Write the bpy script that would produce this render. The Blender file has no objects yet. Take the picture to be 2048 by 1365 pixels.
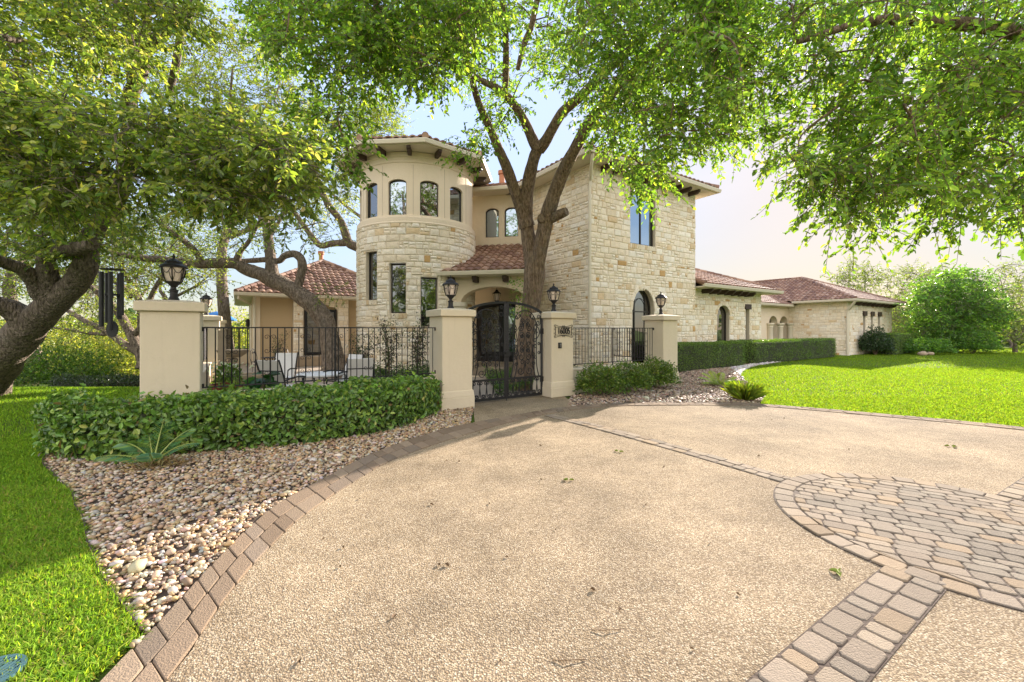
import bpy, bmesh, math, random
import numpy as np
from mathutils import Vector, Matrix, noise
from math import sin, cos, pi, radians, sqrt, atan2
random.seed(7)
rng = np.random.default_rng(7)
SC = bpy.context.scene
COL = SC.collection
# ------------------------------------------------------------------ frames
F, CX, HY, CH = 834.0, 1024.0, 658.0, 1.68       # calibrated pinhole, used only to read sizes off the photograph
def at(px, py, Y): return Vector(((px-CX)/F*Y, Y, CH-(py-HY)/F*Y))
def gnd(px, py, z=0.0):
    Y = F*(CH-z)/(py-HY); return Vector(((px-CX)/F*Y, Y, z))
TH = radians(33.4)
A = Vector((cos(TH), sin(TH), 0)); B = Vector((-sin(TH), cos(TH), 0)); O = Vector((-1.456, 8.55, 0)); UP = Vector((0, 0, 1))
def ab(a, b, z=0.0): return O + A*a + B*b + UP*z
def to_ab(x, y):
    d = Vector((x, y, 0))-O; return d.dot(A), d.dot(B)
def sm(x, e0, e1):
    t = np.clip((np.asarray(x, float)-e0)/(e1-e0), 0, 1); return t*t*(3-2*t)
def zf(x, y):
    x = np.asarray(x, float); y = np.asarray(y, float)
    a = (x-O.x)*A.x+(y-O.y)*A.y; b = (x-O.x)*B.x+(y-O.y)*B.y
    z = .12*sm(a, 8, 11)*(1-sm(a, 22, 27))*sm(b, -3, 1.2)
    drop = sm(-x, 7.0, 11.0)*np.maximum(0, y-11.8)*.13*(1-sm(a, -5.2, -4.6))
    return z-np.minimum(drop, 5.0)
# ------------------------------------------------------------------ objects
ORG = {}
def org(p): return ORG.get(p.name, Vector((0, 0, 0))) if p else Vector((0, 0, 0))
def tag(o, label, cat, group=None):
    o['label'] = label; o['category'] = cat
    if group: o['group'] = group
    return o
def struct(o, kind='structure'):
    o['kind'] = kind; return o
def empty(name, loc, label, cat, group=None):
    o = bpy.data.objects.new(name, None); COL.objects.link(o); o.location = loc; o.empty_display_size = .2
    ORG[o.name] = Vector(loc)
    return tag(o, label, cat, group)
def np_obj(name, V, Fc, mat, tint=None, parent=None, smooth=False, uv=None, base=None):
    """V (n,3); Fc (m,k) or list of such arrays; tint per face (m,3)"""
    V = np.asarray(V, np.float64).reshape(-1, 3)
    o0 = org(parent) if base is None else Vector(base)
    V = V-np.array(o0)
    fl = Fc if isinstance(Fc, list) else [Fc]
    fl = [np.asarray(f, np.int32) for f in fl if len(f)]
    me = bpy.data.meshes.new(name)
    me.vertices.add(len(V)); me.vertices.foreach_set('co', V.astype(np.float32).ravel())
    lv = np.concatenate([f.ravel() for f in fl]); tot = np.concatenate([np.full(len(f), f.shape[1], np.int32) for f in fl])
    st = np.concatenate([[0], np.cumsum(tot)[:-1]]).astype(np.int32)
    me.loops.add(len(lv)); me.loops.foreach_set('vertex_index', lv)
    me.polygons.add(len(tot)); me.polygons.foreach_set('loop_start', st); me.polygons.foreach_set('loop_total', tot)
    me.polygons.foreach_set('use_smooth', np.full(len(tot), bool(smooth)))
    if tint is not None:
        t = np.ones((len(tot), 4), np.float32); t[:, :3] = tint
        at_ = me.attributes.new('tint', 'FLOAT_COLOR', 'FACE'); at_.data.foreach_set('color', t.ravel())
    me.update(calc_edges=True); me.validate()
    me.materials.append(mat)
    ob = bpy.data.objects.new(name, me); COL.objects.link(ob)
    if parent: ob.parent = parent
    else: ob.location = o0
    ORG[ob.name] = o0
    return ob
class MB:
    def __init__(s): s.v = []; s.f = []; s.t = []
    def add(s, vs, fs, t=(1, 1, 1)):
        n = len(s.v); s.v += [tuple(v) for v in vs]
        for f in fs: s.f.append(tuple(i+n for i in f)); s.t.append(t)
    def quad(s, a, b, c, d, t=(1, 1, 1)): s.add([a, b, c, d], [(0, 1, 2, 3)], t)
    def box(s, c, sx, sy, sz, X=None, Y=None, t=(1, 1, 1), top=1.0):
        """box with its base centre at c, axes X,Y; top scales the upper face"""
        X = X or Vector((1, 0, 0)); Y = Y or Vector((-X.y, X.x, 0)); c = Vector(c); vs = []
        for k, m in ((0, 1.0), (sz, top)):
            for i, j in ((-1, -1), (1, -1), (1, 1), (-1, 1)): vs.append(c+X*(i*sx/2*m)+Y*(j*sy/2*m)+UP*k)
        s.add(vs, [(3, 2, 1, 0), (4, 5, 6, 7), (0, 1, 5, 4), (1, 2, 6, 5), (2, 3, 7, 6), (3, 0, 4, 7)], t)
    def bar(s, p, q, w, h=None, t=(1, 1, 1)):
        p = Vector(p); q = Vector(q); d = (q-p).normalized(); h = h or w
        X = d.cross(UP) if abs(d.z) < .95 else Vector((1, 0, 0)) if d.z else Vector((1, 0, 0))
        X = X.normalized(); Z = X.cross(d).normalized(); vs = []
        for r in (p, q):
            for i, j in ((-1, -1), (1, -1), (1, 1), (-1, 1)): vs.append(r+X*(i*w/2)+Z*(j*h/2))
        s.add(vs, [(3, 2, 1, 0), (4, 5, 6, 7), (0, 1, 5, 4), (1, 2, 6, 5), (2, 3, 7, 6), (3, 0, 4, 7)], t)
    def tube(s, pts, rad, seg=8, t=(1, 1, 1), cap=True, nz=0.0):
        pts = [Vector(p) for p in pts]; n = len(pts)
        rad = [rad]*n if isinstance(rad, (int, float)) else rad
        d0 = (pts[1]-pts[0]).normalized(); e = d0.orthogonal().normalized(); vs = []
        for i, p in enumerate(pts):
            d = (pts[min(i+1, n-1)]-pts[max(i-1, 0)]).normalized()
            e = (e-d*e.dot(d))
            e = e.normalized() if e.length > 1e-6 else d.orthogonal().normalized()
            g = d.cross(e)
            for k in range(seg):
                a = 2*pi*k/seg; w = e*cos(a)+g*sin(a); r = rad[i]
                if nz:
                    q = p+w*r
                    r *= 1+nz*(noise.noise(q*2.1)*.9+noise.noise(q*6.0)*.6)
                vs.append(p+w*r)
        fs = [(i*seg+k, i*seg+(k+1) % seg, (i+1)*seg+(k+1) % seg, (i+1)*seg+k) for i in range(n-1) for k in range(seg)]
        if cap: fs += [tuple(range(seg))[::-1], tuple((n-1)*seg+k for k in range(seg))]
        s.add(vs, fs, t)
    def lathe(s, prof, c, seg=20, t=(1, 1, 1), a0=0, a1=2*pi):
        c = Vector(c); n = len(prof); full = abs(a1-a0-2*pi) < 1e-6; m = seg if full else seg+1; vs = []
        for r, z in prof:
            for k in range(m):
                a = a0+(a1-a0)*k/seg; vs.append(c+Vector((r*cos(a), r*sin(a), z)))
        fs = [(i*m+k, i*m+(k+1) % m, (i+1)*m+(k+1) % m, (i+1)*m+k) for i in range(n-1) for k in range(seg)]
        s.add(vs, fs, t)
    def prism(s, poly, ext, t=(1, 1, 1)):
        poly = [Vector(p) for p in poly]; n = len(poly); ext = Vector(ext)
        s.add(poly+[p+ext for p in poly], [tuple(range(n))[::-1], tuple(range(n, 2*n))]+[(i, (i+1) % n, n+(i+1) % n, n+i) for i in range(n)], t)
    def build(s, name, mat, parent=None, smooth=False, bevel=0, base=None, seg=2):
        by = {}
        for f, t in zip(s.f, s.t): by.setdefault(len(f), []).append((f, t))
        fl = [[f for f, _ in v] for v in by.values()]; tt = np.array([t for v in by.values() for _, t in v], np.float32)
        ob = np_obj(name, s.v, [np.array(f) for f in fl], mat, tt, parent, smooth, base=base)
        if bevel:
            m = ob.modifiers.new('bevel', 'BEVEL'); m.width = bevel; m.segments = seg; m.limit_method = 'ANGLE'; m.angle_limit = radians(40)
        if smooth and hasattr(ob.data, 'set_sharp_from_angle'): ob.data.set_sharp_from_angle(angle=radians(42))
        return ob
def copy_tree(o, parent=None):
    c = o.copy(); COL.objects.link(c)
    if parent: c.parent = parent
    for ch in list(o.children): copy_tree(ch, c)
    return c
def dup(root, loc, rz=0.0, label=None, group=None):
    c = copy_tree(root); c.location = loc; c.rotation_euler = (0, 0, rz)
    if label: c['label'] = label
    if group: c['group'] = group
    return c
# ------------------------------------------------------------------ materials
def new_mat(name):
    m = bpy.data.materials.new(name); m.use_nodes = True; nt = m.node_tree; nt.nodes.clear()
    out = nt.nodes.new('ShaderNodeOutputMaterial'); return m, nt, out
def N(nt, typ, ins=None, **kw):
    n = nt.nodes.new(typ)
    for k, v in kw.items(): setattr(n, k, v)
    for k, v in (ins or {}).items():
        s = n.inputs[k]
        if isinstance(v, bpy.types.NodeSocket): nt.links.new(v, s)
        else: s.default_value = v
    return n
def c4(c): return (c[0], c[1], c[2], 1)
def ramp(nt, fac, stops):
    r = N(nt, 'ShaderNodeValToRGB', {'Fac': fac}); el = r.color_ramp.elements
    while len(el) < len(stops): el.new(.5)
    for e, (p, c) in zip(el, stops): e.position = p; e.color = c4(c)
    return r.outputs['Color']
def mix(nt, fac, a, b, mode='MIX'):
    n = N(nt, 'ShaderNodeMix', data_type='RGBA', blend_type=mode)
    for i, v in ((0, fac), (6, a), (7, b)):
        s = n.inputs[i]
        if isinstance(v, bpy.types.NodeSocket): nt.links.new(v, s)
        else: s.default_value = v if i == 0 else c4(v)
    return n.outputs[2]
def coord(nt, which='Object'): return N(nt, 'ShaderNodeTexCoord').outputs[which]
def gpos(nt): return N(nt, 'ShaderNodeNewGeometry').outputs['Position']
def simple(name, col, rough=.6, var=.12, vs=3.0, bump=.0, bs=60.0, metal=0.0, tint=False, spec=.5, bd=.01):
    m, nt, out = new_mat(name); p = gpos(nt)
    nz = N(nt, 'ShaderNodeTexNoise', {'Vector': p, 'Scale': vs, 'Detail': 6.0, 'Roughness': .6})
    base = mix(nt, nz.outputs['Fac'], [c*(1-var) for c in col], [min(1, c*(1+var)) for c in col])
    if tint:
        a = N(nt, 'ShaderNodeAttribute', attribute_name='tint'); base = mix(nt, 1.0, base, a.outputs['Color'], 'MULTIPLY')
    b = N(nt, 'ShaderNodeBsdfPrincipled', {'Base Color': base, 'Roughness': rough, 'Metallic': metal, 'Specular IOR Level': spec})
    if bump:
        n2 = N(nt, 'ShaderNodeTexNoise', {'Vector': p, 'Scale': bs, 'Detail': 4.0})
        bp = N(nt, 'ShaderNodeBump', {'Height': n2.outputs['Fac'], 'Strength': bump, 'Distance': bd}); nt.links.new(bp.outputs[0], b.inputs['Normal'])
    nt.links.new(b.outputs[0], out.inputs[0]); return m
def leafmat(name, trans=.45, gain=(1.5, 1.7, .55), rough=.42, spec=.45):
    m, nt, out = new_mat(name)
    a = N(nt, 'ShaderNodeAttribute', attribute_name='tint').outputs['Color']
    b = N(nt, 'ShaderNodeBsdfPrincipled', {'Base Color': a, 'Roughness': rough, 'Specular IOR Level': spec})
    t = N(nt, 'ShaderNodeBsdfTranslucent', {'Color': mix(nt, 1.0, a, gain, 'MULTIPLY')})
    mx = N(nt, 'ShaderNodeMixShader', {0: trans, 1: b.outputs[0], 2: t.outputs[0]}); nt.links.new(mx.outputs[0], out.inputs[0]); return m
M = {}
M['stucco'] = None
def weathered(name, col):
    m, nt, out = new_mat(name); p = gpos(nt)
    n0 = N(nt, 'ShaderNodeTexNoise', {'Vector': p, 'Scale': 1.4, 'Detail': 7.0, 'Roughness': .65})
    st = N(nt, 'ShaderNodeTexNoise', {'Vector': N(nt, 'ShaderNodeMapping', {'Vector': p, 'Scale': (9, 9, .5)}).outputs[0], 'Scale': 1.0, 'Detail': 5.0, 'Roughness': .6})
    c = mix(nt, n0.outputs['Fac'], [x*.93 for x in col], [min(.85, x*1.05) for x in col])
    f = N(nt, 'ShaderNodeMapRange', {'Value': st.outputs['Fac'], 'From Min': .58, 'From Max': .80, 'To Max': .16})
    c = mix(nt, f.outputs[0], c, [col[0]*.62, col[1]*.60, col[2]*.55])
    b = N(nt, 'ShaderNodeBsdfPrincipled', {'Base Color': c, 'Roughness': .9, 'Specular IOR Level': .2})
    n2 = N(nt, 'ShaderNodeTexNoise', {'Vector': p, 'Scale': 70.0, 'Detail': 5.0, 'Roughness': .7}); n3 = N(nt, 'ShaderNodeTexNoise', {'Vector': p, 'Scale': 8.0, 'Detail': 3.0})
    h = N(nt, 'ShaderNodeMath', {0: n2.outputs['Fac'], 1: n3.outputs['Fac']}, operation='ADD')
    bp = N(nt, 'ShaderNodeBump', {'Height': h.outputs[0], 'Strength': .6, 'Distance': .012}); nt.links.new(bp.outputs[0], b.inputs['Normal'])
    nt.links.new(b.outputs[0], out.inputs[0]); return m
M['pillar'] = weathered('pillar_stucco', (.73, .63, .46))
M['tan_stucco'] = simple('tan_stucco', (.50, .375, .22), .85, .06, 1.0, .35, 120)
M['stucco'] = weathered('cream_stucco', (.77, .655, .485))
M['trim'] = simple('cream_paint', (.66, .60, .46), .5, .04, 2.0)
M['mortar'] = simple('mortar', (.64, .56, .43), .9, .10, 6, .5, 60)
def stonemat():
    m, nt, out = new_mat('limestone'); p = gpos(nt)
    a = N(nt, 'ShaderNodeAttribute', attribute_name='tint').outputs['Color']
    n1 = N(nt, 'ShaderNodeTexNoise', {'Vector': p, 'Scale': 11.0, 'Detail': 8.0, 'Roughness': .7})
    n2 = N(nt, 'ShaderNodeTexNoise', {'Vector': p, 'Scale': 3.1, 'Detail': 3.0})
    n3 = N(nt, 'ShaderNodeTexNoise', {'Vector': p, 'Scale': 24.0, 'Detail': 8.0, 'Roughness': .75})
    k = N(nt, 'ShaderNodeMapRange', {'Value': n1.outputs['Fac'], 'From Min': .3, 'From Max': .7, 'To Min': .86, 'To Max': 1.08})
    col = N(nt, 'ShaderNodeVectorMath', {0: a, 1: k.outputs[0]}, operation='MULTIPLY').outputs[0]
    f = N(nt, 'ShaderNodeMapRange', {'Value': n2.outputs['Fac'], 'From Min': .60, 'From Max': .76, 'To Max': .45})
    col = mix(nt, f.outputs[0], col, (.64, .47, .23))
    b = N(nt, 'ShaderNodeBsdfPrincipled', {'Base Color': col, 'Roughness': .92, 'Specular IOR Level': .2})
    h = N(nt, 'ShaderNodeMath', {0: n3.outputs['Fac'], 1: n1.outputs['Fac']}, operation='ADD')
    bp = N(nt, 'ShaderNodeBump', {'Height': h.outputs[0], 'Strength': .8, 'Distance': .016}); nt.links.new(bp.outputs[0], b.inputs['Normal'])
    nt.links.new(b.outputs[0], out.inputs[0]); return m
M['stone'] = stonemat()
M['tile'] = simple('clay_tile', (1.0, 1.0, 1.0), .75, .22, 5, .3, 50, tint=True)
M['wood'] = simple('dark_wood', (.060, .036, .024), .6, .25, 9, .3, 40)
M['iron'] = simple('black_iron', (.022, .021, .022), .45, .2, 20, .2, 120, metal=.3)
M['bronze'] = simple('dark_bronze', (.030, .027, .026), .5, .25, 25, .3, 90, metal=.4)
M['frame'] = simple('window_frame', (.028, .022, .018), .4, .1, 6)
M['door'] = simple('black_door', (.012, .012, .014), .35, .1, 6)
M['paver'] = simple('paver', (1.0, 1.0, 1.0), .95, .24, 22, 1.0, 110, tint=True, bd=.010, spec=.15)
M['pebble'] = simple('pebble', (1.0, 1.0, 1.0), .6, .12, 30, .2, 90, tint=True)
M['soil'] = simple('soil', (.075, .052, .035), .95, .35, 12, .8, 40)
M['patio'] = simple('patio_stone', (.36, .30, .23), .85, .2, 1.5, .4, 40)
M['bark'] = None
M['leaf'] = leafmat('elm_leaf', .55, (2.0, 2.0, .7))
M['oak'] = leafmat('oak_leaf', .5, (2.0, 1.95, .7), .38, .5)
M['hedge'] = leafmat('hedge_leaf', .28, (1.4, 1.6, .5), .33, .55)
M['grass'] = leafmat('grass_blade', .5, (1.6, 1.55, .5), .75, .08)
M['twig'] = simple('hedge_twig', (.035, .040, .018), .9, .3, 20)
M['rope'] = simple('cord', (.25, .2, .13), .8)
M['sling'] = simple('white_sling', (.74, .72, .68), .8, .03, 20, .3, 300)
M['terracotta'] = simple('terracotta', (.30, .075, .045), .6, .15, 8)
M['vent'] = simple('vent_pipe', (.42, .17, .08), .7, .15, 8)
M['rock'] = simple('weathered_stone', (.36, .28, .19), .9, .3, 5, .8, 30, bd=.02)
M['white'] = simple('white_table', (.72, .72, .70), .5, .03, 4)
M['teal'] = simple('grate', (.05, .12, .13), .5, .2, 20)
M['blue'] = simple('blue_fabric', (.02, .16, .42), .7, .1, 3)
M['edging'] = simple('rusted_edging', (.06, .035, .024), .8, .3, 30)
M['camera'] = simple('dark_plastic', (.02, .02, .022), .4)
M['leafdry'] = simple('dry_leaf', (.13, .075, .03), .8, .3, 40)
M['leafgreen'] = simple('fallen_green', (.22, .28, .03), .6, .2, 40)
def bark(name, c0, c1):
    m, nt, out = new_mat(name); p = gpos(nt)
    mp = N(nt, 'ShaderNodeMapping', {'Vector': p, 'Scale': (1, 1, .28)})
    n1 = N(nt, 'ShaderNodeTexNoise', {'Vector': mp.outputs[0], 'Scale': 20.0, 'Detail': 8.0, 'Roughness': .68})
    v = N(nt, 'ShaderNodeTexVoronoi', {'Vector': mp.outputs[0], 'Scale': 17.0}, feature='DISTANCE_TO_EDGE')
    n3 = N(nt, 'ShaderNodeTexNoise', {'Vector': p, 'Scale': 3.0, 'Detail': 3.0})
    col = ramp(nt, n1.outputs['Fac'], [(.3, c0), (.7, c1)])
    col = mix(nt, N(nt, 'ShaderNodeMapRange', {'Value': n3.outputs['Fac'], 'From Min': .55, 'From Max': .75, 'To Max': .4}).outputs[0], col, (.20, .19, .16))
    b = N(nt, 'ShaderNodeBsdfPrincipled', {'Base Color': col, 'Roughness': .95, 'Specular IOR Level': .15})
    h = N(nt, 'ShaderNodeMath', {0: n1.outputs['Fac'], 1: N(nt, 'ShaderNodeMath', {0: v.outputs['Distance'], 1: 1.4}, operation='MULTIPLY').outputs[0]}, operation='ADD')
    bp = N(nt, 'ShaderNodeBump', {'Height': h.outputs[0], 'Strength': 1.0, 'Distance': .07}); nt.links.new(bp.outputs[0], b.inputs['Normal'])
    nt.links.new(b.outputs[0], out.inputs[0]); return m
M['bark'] = bark('elm_bark', (.085, .055, .036), (.44, .32, .22))
M['oakbark'] = bark('oak_bark', (.06, .046, .035), (.38, .31, .24))
def glassmat(name, refl=.5, col=(.72, .86, .96), dark=(.016, .015, .013)):
    m, nt, out = new_mat(name)
    nz = N(nt, 'ShaderNodeTexNoise', {'Vector': gpos(nt), 'Scale': 1.3, 'Detail': 1.0})
    bp = N(nt, 'ShaderNodeBump', {'Height': nz.outputs['Fac'], 'Strength': .25, 'Distance': .02})
    g = N(nt, 'ShaderNodeBsdfGlossy', {'Color': c4(col), 'Roughness': .02, 'Normal': bp.outputs[0]})
    d = N(nt, 'ShaderNodeBsdfDiffuse', {'Color': c4(dark)})
    mx = N(nt, 'ShaderNodeMixShader', {0: refl, 1: d.outputs[0], 2: g.outputs[0]}); nt.links.new(mx.outputs[0], out.inputs[0]); return m
M['glass'] = glassmat('coated_glass', .5)
M['darkglass'] = glassmat('dark_glass', .28, (.9, .9, .9))
M['lampglass'] = simple('frosted_glass', (.80, .66, .56), .35, .06, 8)
def aggregate():
    m, nt, out = new_mat('exposed_aggregate'); p = gpos(nt)
    v = N(nt, 'ShaderNodeTexVoronoi', {'Vector': p, 'Scale': 105.0, 'Randomness': 1.0})
    sep = N(nt, 'ShaderNodeSeparateColor', {'Color': v.outputs['Color']})
    col = ramp(nt, sep.outputs[0], [(0, (.17, .118, .065)), (.2, (.30, .225, .132)), (.5, (.425, .335, .21)), (.78, (.50, .405, .265)), (1, (.65, .56, .41))])
    edge = N(nt, 'ShaderNodeMapRange', {'Value': v.outputs['Distance'], 'From Min': .38, 'From Max': .72})
    col = mix(nt, edge.outputs[0], col, (.24, .182, .118))
    n1 = N(nt, 'ShaderNodeTexNoise', {'Vector': p, 'Scale': .9, 'Detail': 5.0, 'Roughness': .6})
    st = N(nt, 'ShaderNodeMapRange', {'Value': n1.outputs['Fac'], 'From Min': .35, 'From Max': .68, 'To Min': .70, 'To Max': 1.10})
    n2 = N(nt, 'ShaderNodeTexNoise', {'Vector': p, 'Scale': 5.0, 'Detail': 4.0, 'Roughness': .7})
    st2 = N(nt, 'ShaderNodeMapRange', {'Value': n2.outputs['Fac'], 'From Min': .3, 'From Max': .7, 'To Min': .88, 'To Max': 1.1})
    mm = N(nt, 'ShaderNodeMath', {0: st.outputs[0], 1: st2.outputs[0]}, operation='MULTIPLY')
    col = N(nt, 'ShaderNodeVectorMath', {0: col, 1: mm.outputs[0]}, operation='MULTIPLY').outputs[0]
    b = N(nt, 'ShaderNodeBsdfPrincipled', {'Base Color': col, 'Roughness': .95, 'Specular IOR Level': .12})
    inv = N(nt, 'ShaderNodeMath', {0: 1.0, 1: v.outputs['Distance']}, operation='SUBTRACT')
    bp = N(nt, 'ShaderNodeBump', {'Height': inv.outputs[0], 'Strength': .8, 'Distance': .007}); nt.links.new(bp.outputs[0], b.inputs['Normal'])
    nt.links.new(b.outputs[0], out.inputs[0]); return m
M['agg'] = aggregate()
def lawnmat():
    m, nt, out = new_mat('lawn_soil'); p = gpos(nt)
    n1 = N(nt, 'ShaderNodeTexNoise', {'Vector': p, 'Scale': 30.0, 'Detail': 6.0, 'Roughness': .7})
    n2 = N(nt, 'ShaderNodeTexNoise', {'Vector': p, 'Scale': .35, 'Detail': 4.0})
    col = ramp(nt, n1.outputs['Fac'], [(.3, (.035, .060, .010)), (.7, (.10, .17, .025))])
    col = mix(nt, N(nt, 'ShaderNodeMapRange', {'Value': n2.outputs['Fac'], 'From Min': .4, 'From Max': .7, 'To Max': .5}).outputs[0], col, (.13, .16, .035))
    b = N(nt, 'ShaderNodeBsdfPrincipled', {'Base Color': col, 'Roughness': .95, 'Specular IOR Level': .1})
    bp = N(nt, 'ShaderNodeBump', {'Height': n1.outputs['Fac'], 'Strength': .8, 'Distance': .05}); nt.links.new(bp.outputs[0], b.inputs['Normal'])
    nt.links.new(b.outputs[0], out.inputs[0]); return m
M['lawn'] = lawnmat()
# ------------------------------------------------------------------ helpers: curves, polygons
def catmull(pts, k=8, closed=False):
    """pts: sequences of equal-length tuples -> smooth list"""
    P = [np.array(p, float) for p in pts]; n = len(P); out = []
    rngi = range(n if closed else n-1)
    for i in rngi:
        p1, p2 = P[i], P[(i+1) % n]
        p0 = P[i-1] if (i > 0 or closed) else 2*p1-p2
        p3 = P[(i+2) % n] if (i+2 < n or closed) else 2*p2-p1
        for j in range(k):
            t = j/k; out.append(.5*((2*p1)+(-p0+p2)*t+(2*p0-5*p1+4*p2-p3)*t*t+(-p0+3*p1-3*p2+p3)*t**3))
    if not closed: out.append(P[-1])
    return out
def inpoly(pts, poly):
    x, y = pts[:, 0], pts[:, 1]; poly = np.asarray(poly, float); r = np.zeros(len(pts), bool); j = len(poly)-1
    for i in range(len(poly)):
        xi, yi, xj, yj = *poly[i], *poly[j]
        c = ((yi > y) != (yj > y)) & (x < (xj-xi)*(y-yi)/((yj-yi) if abs(yj-yi) > 1e-9 else 1e-9)+xi); r ^= c; j = i
    return r
def scatter_poly(poly, n):
    poly = np.asarray(poly, float); lo, hi = poly.min(0), poly.max(0); out = np.zeros((0, 2))
    while len(out) < n:
        p = rng.uniform(lo, hi, (max(200, int(n*1.5)), 2)); out = np.vstack([out, p[inpoly(p, poly)]])
    return out[:n]
def polyarea(p):
    p = np.asarray(p, float); return .5*abs(np.dot(p[:, 0], np.roll(p[:, 1], 1))-np.dot(p[:, 1], np.roll(p[:, 0], 1)))
def sheet(name, poly, z, mat, kind='structure', thick=.06):
    """flat sheet with real thickness from an outline in x,y"""
    bm = bmesh.new(); vs = [bm.verts.new((p[0], p[1], z)) for p in poly]; f = bm.faces.new(vs)
    if f.normal.z < 0: f.normal_flip()
    r = bmesh.ops.extrude_face_region(bm, geom=[f]); 
    for g in r['geom']:
        if isinstance(g, bmesh.types.BMVert): g.co.z = z-thick
    bmesh.ops.recalc_face_normals(bm, faces=bm.faces[:])
    bmesh.ops.triangulate(bm, faces=bm.faces[:])
    me = bpy.data.meshes.new(name); bm.to_mesh(me); bm.free(); me.materials.append(mat)
    ob = bpy.data.objects.new(name, me); COL.objects.link(ob); struct(ob, kind); return ob
def nrm(a): return a/np.maximum(np.linalg.norm(a, axis=-1, keepdims=True), 1e-9)
def leaves(P, D, Nn, L, W, fold=.18, curl=.12):
    D = nrm(D); S = nrm(np.cross(D, Nn)); U = np.cross(S, D); L = L[:, None]; W = W[:, None]
    b = P; tip = P+D*L-U*L*curl
    l1 = P+D*L*.32+S*W*.48+U*W*fold; l2 = P+D*L*.72+S*W*.40+U*W*fold*.8-U*L*curl*.45
    r1 = P+D*L*.32-S*W*.48+U*W*fold; r2 = P+D*L*.72-S*W*.40+U*W*fold*.8-U*L*curl*.45
    V = np.stack([b, l1, l2, tip, r2, r1], 1).reshape(-1, 3); n = len(P); i = np.arange(n)[:, None]*6
    Fq = np.concatenate([i+np.array([[0, 1, 2, 3]]), i+np.array([[0, 3, 4, 5]])], 1).reshape(-1, 4)
    return V, Fq
def pick_tint(n, pal, w, jit=.18):
    pal = np.array(pal); w = np.array(w, float)/sum(w); c = pal[rng.choice(len(pal), n, p=w)]
    return np.clip(c*(1+rng.normal(0, jit, (n, 1)))*(1+rng.normal(0, .06, (n, 3))), .004, .9)
# =================================================================== GROUND
def ground():
    xs = np.concatenate([[-600, -300, -150, -90, -60], np.arange(-45, -12, 2.0), np.arange(-12, 24, .75), np.arange(24, 60, 3.0), [70, 100, 160, 300, 600]])
    ys = np.concatenate([[-300, -120, -60, -30, -15, -6], np.arange(-2, 32, .75), np.arange(32, 70, 3.0), [80, 110, 160, 300, 700]])
    X, Y = np.meshgrid(xs, ys); Z = zf(X, Y)-.02; V = np.stack([X, Y, Z], -1).reshape(-1, 3); nx = len(xs)
    i, j = np.meshgrid(np.arange(nx-1), np.arange(len(ys)-1)); q = (j*nx+i).ravel()
    struct(np_obj('lawn', V, np.stack([q, q+1, q+nx+1, q+nx], 1), M['lawn'], smooth=True))
ground()
def gp(pxs): return [tuple(gnd(*p))[:2] for p in pxs]
LB_OUT = [(-1.62, -4.0), (-1.75, .3)]+gp([(202, 1365), (258, 1307), (341, 1221), (390, 1168), (468, 1085), (551, 1012), (648, 958), (731, 914), (799, 887), (900, 856)])+[(-.25, 7.82), (.52, 8.50)]
LB_IN = [(-1.30, -4.0), (-1.45, .3)]+gp([(331, 1365), (395, 1280), (448, 1202), (502, 1136), (551, 1085), (599, 1039), (672, 987.5), (731, 951), (789, 919), (900, 880)])+[(-.10, 7.40), (.60, 8.12)]
LB_OUT = catmull(LB_OUT, 10); LB_IN = catmull(LB_IN, 10)
RB_IN = catmull([(.60, 8.12), (1.3, 8.62), (2.2, 9.0), (3.09, 9.12), (4.5, 9.14), (5.4, 9.02), (7.15, 7.92), (8.5, 6.85), (9.6, 5.4), (10.6, 3.2), (11.0, -4)], 10)
RB_OUT = catmull([(.52, 8.50), (1.2, 8.98), (2.15, 9.33), (3.09, 9.44), (4.52, 9.46), (5.5, 9.32), (7.35, 8.17), (8.75, 7.05), (9.9, 5.55), (10.92, 3.3), (11.32, -4)], 10)
GATE_L, GATE_R = ab(.3, .35), ab(3.3, .35)
drive = [tuple(p) for p in LB_IN]+[tuple(p) for p in RB_IN[1:]]
sheet('driveway', drive, 0.0, M['agg'])
# ---- pavers
PAV = [(.29, .215, .145), (.265, .195, .13), (.31, .235, .16), (.25, .195, .14)]
GRY = [(.33, .27, .20), (.31, .255, .19), (.35, .285, .205), (.30, .252, .19), (.345, .265, .175)]
def brick(mb, c00, c10, c11, c01, z, t, gap=.0035, bev=.007, h=.05, cut=.012):
    q = [Vector((p[0], p[1], 0)) for p in (c00, c10, c11, c01)]; ctr = sum(q, Vector())/4; c = []
    for i in range(4):
        for o in (q[i-1], q[(i+1) % 4]):
            e = o-q[i]; c.append(q[i]+e*min(.3, cut/max(.001, e.length)))
    def inset(d): 
        out = []
        for p in c:
            v = p-ctr; l = max(v.length, .001); out.append(ctr+v*max(.05, (l-d*1.2)/l))
        return out
    dz = random.uniform(-.003, .004); lo = [p+UP*(z-h) for p in inset(gap)]; md = [p+UP*(z-bev+dz) for p in inset(gap)]; m2 = [p+UP*(z-bev*.3+dz) for p in inset(gap+bev*.35)]; hi = [p+UP*(z+dz) for p in inset(gap+bev)]
    # chamfer corners: keep simple quads
    vs = lo+md+m2+hi; fs = []
    for k in range(3):
        for i in range(8): fs.append((k*8+i, k*8+(i+1) % 8, k*8+8+(i+1) % 8, k*8+8+i))
    fs.append(tuple(range(24, 32))); mb.add(vs, fs, t)
def resample(poly, n=400):
    P = np.array([tuple(p)[:2] for p in poly]); d = np.concatenate([[0], np.cumsum(np.linalg.norm(np.diff(P, axis=0), axis=1))])
    return d[-1], (lambda s: (np.interp(s, d, P[:, 0]), np.interp(s, d, P[:, 1])))
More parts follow.
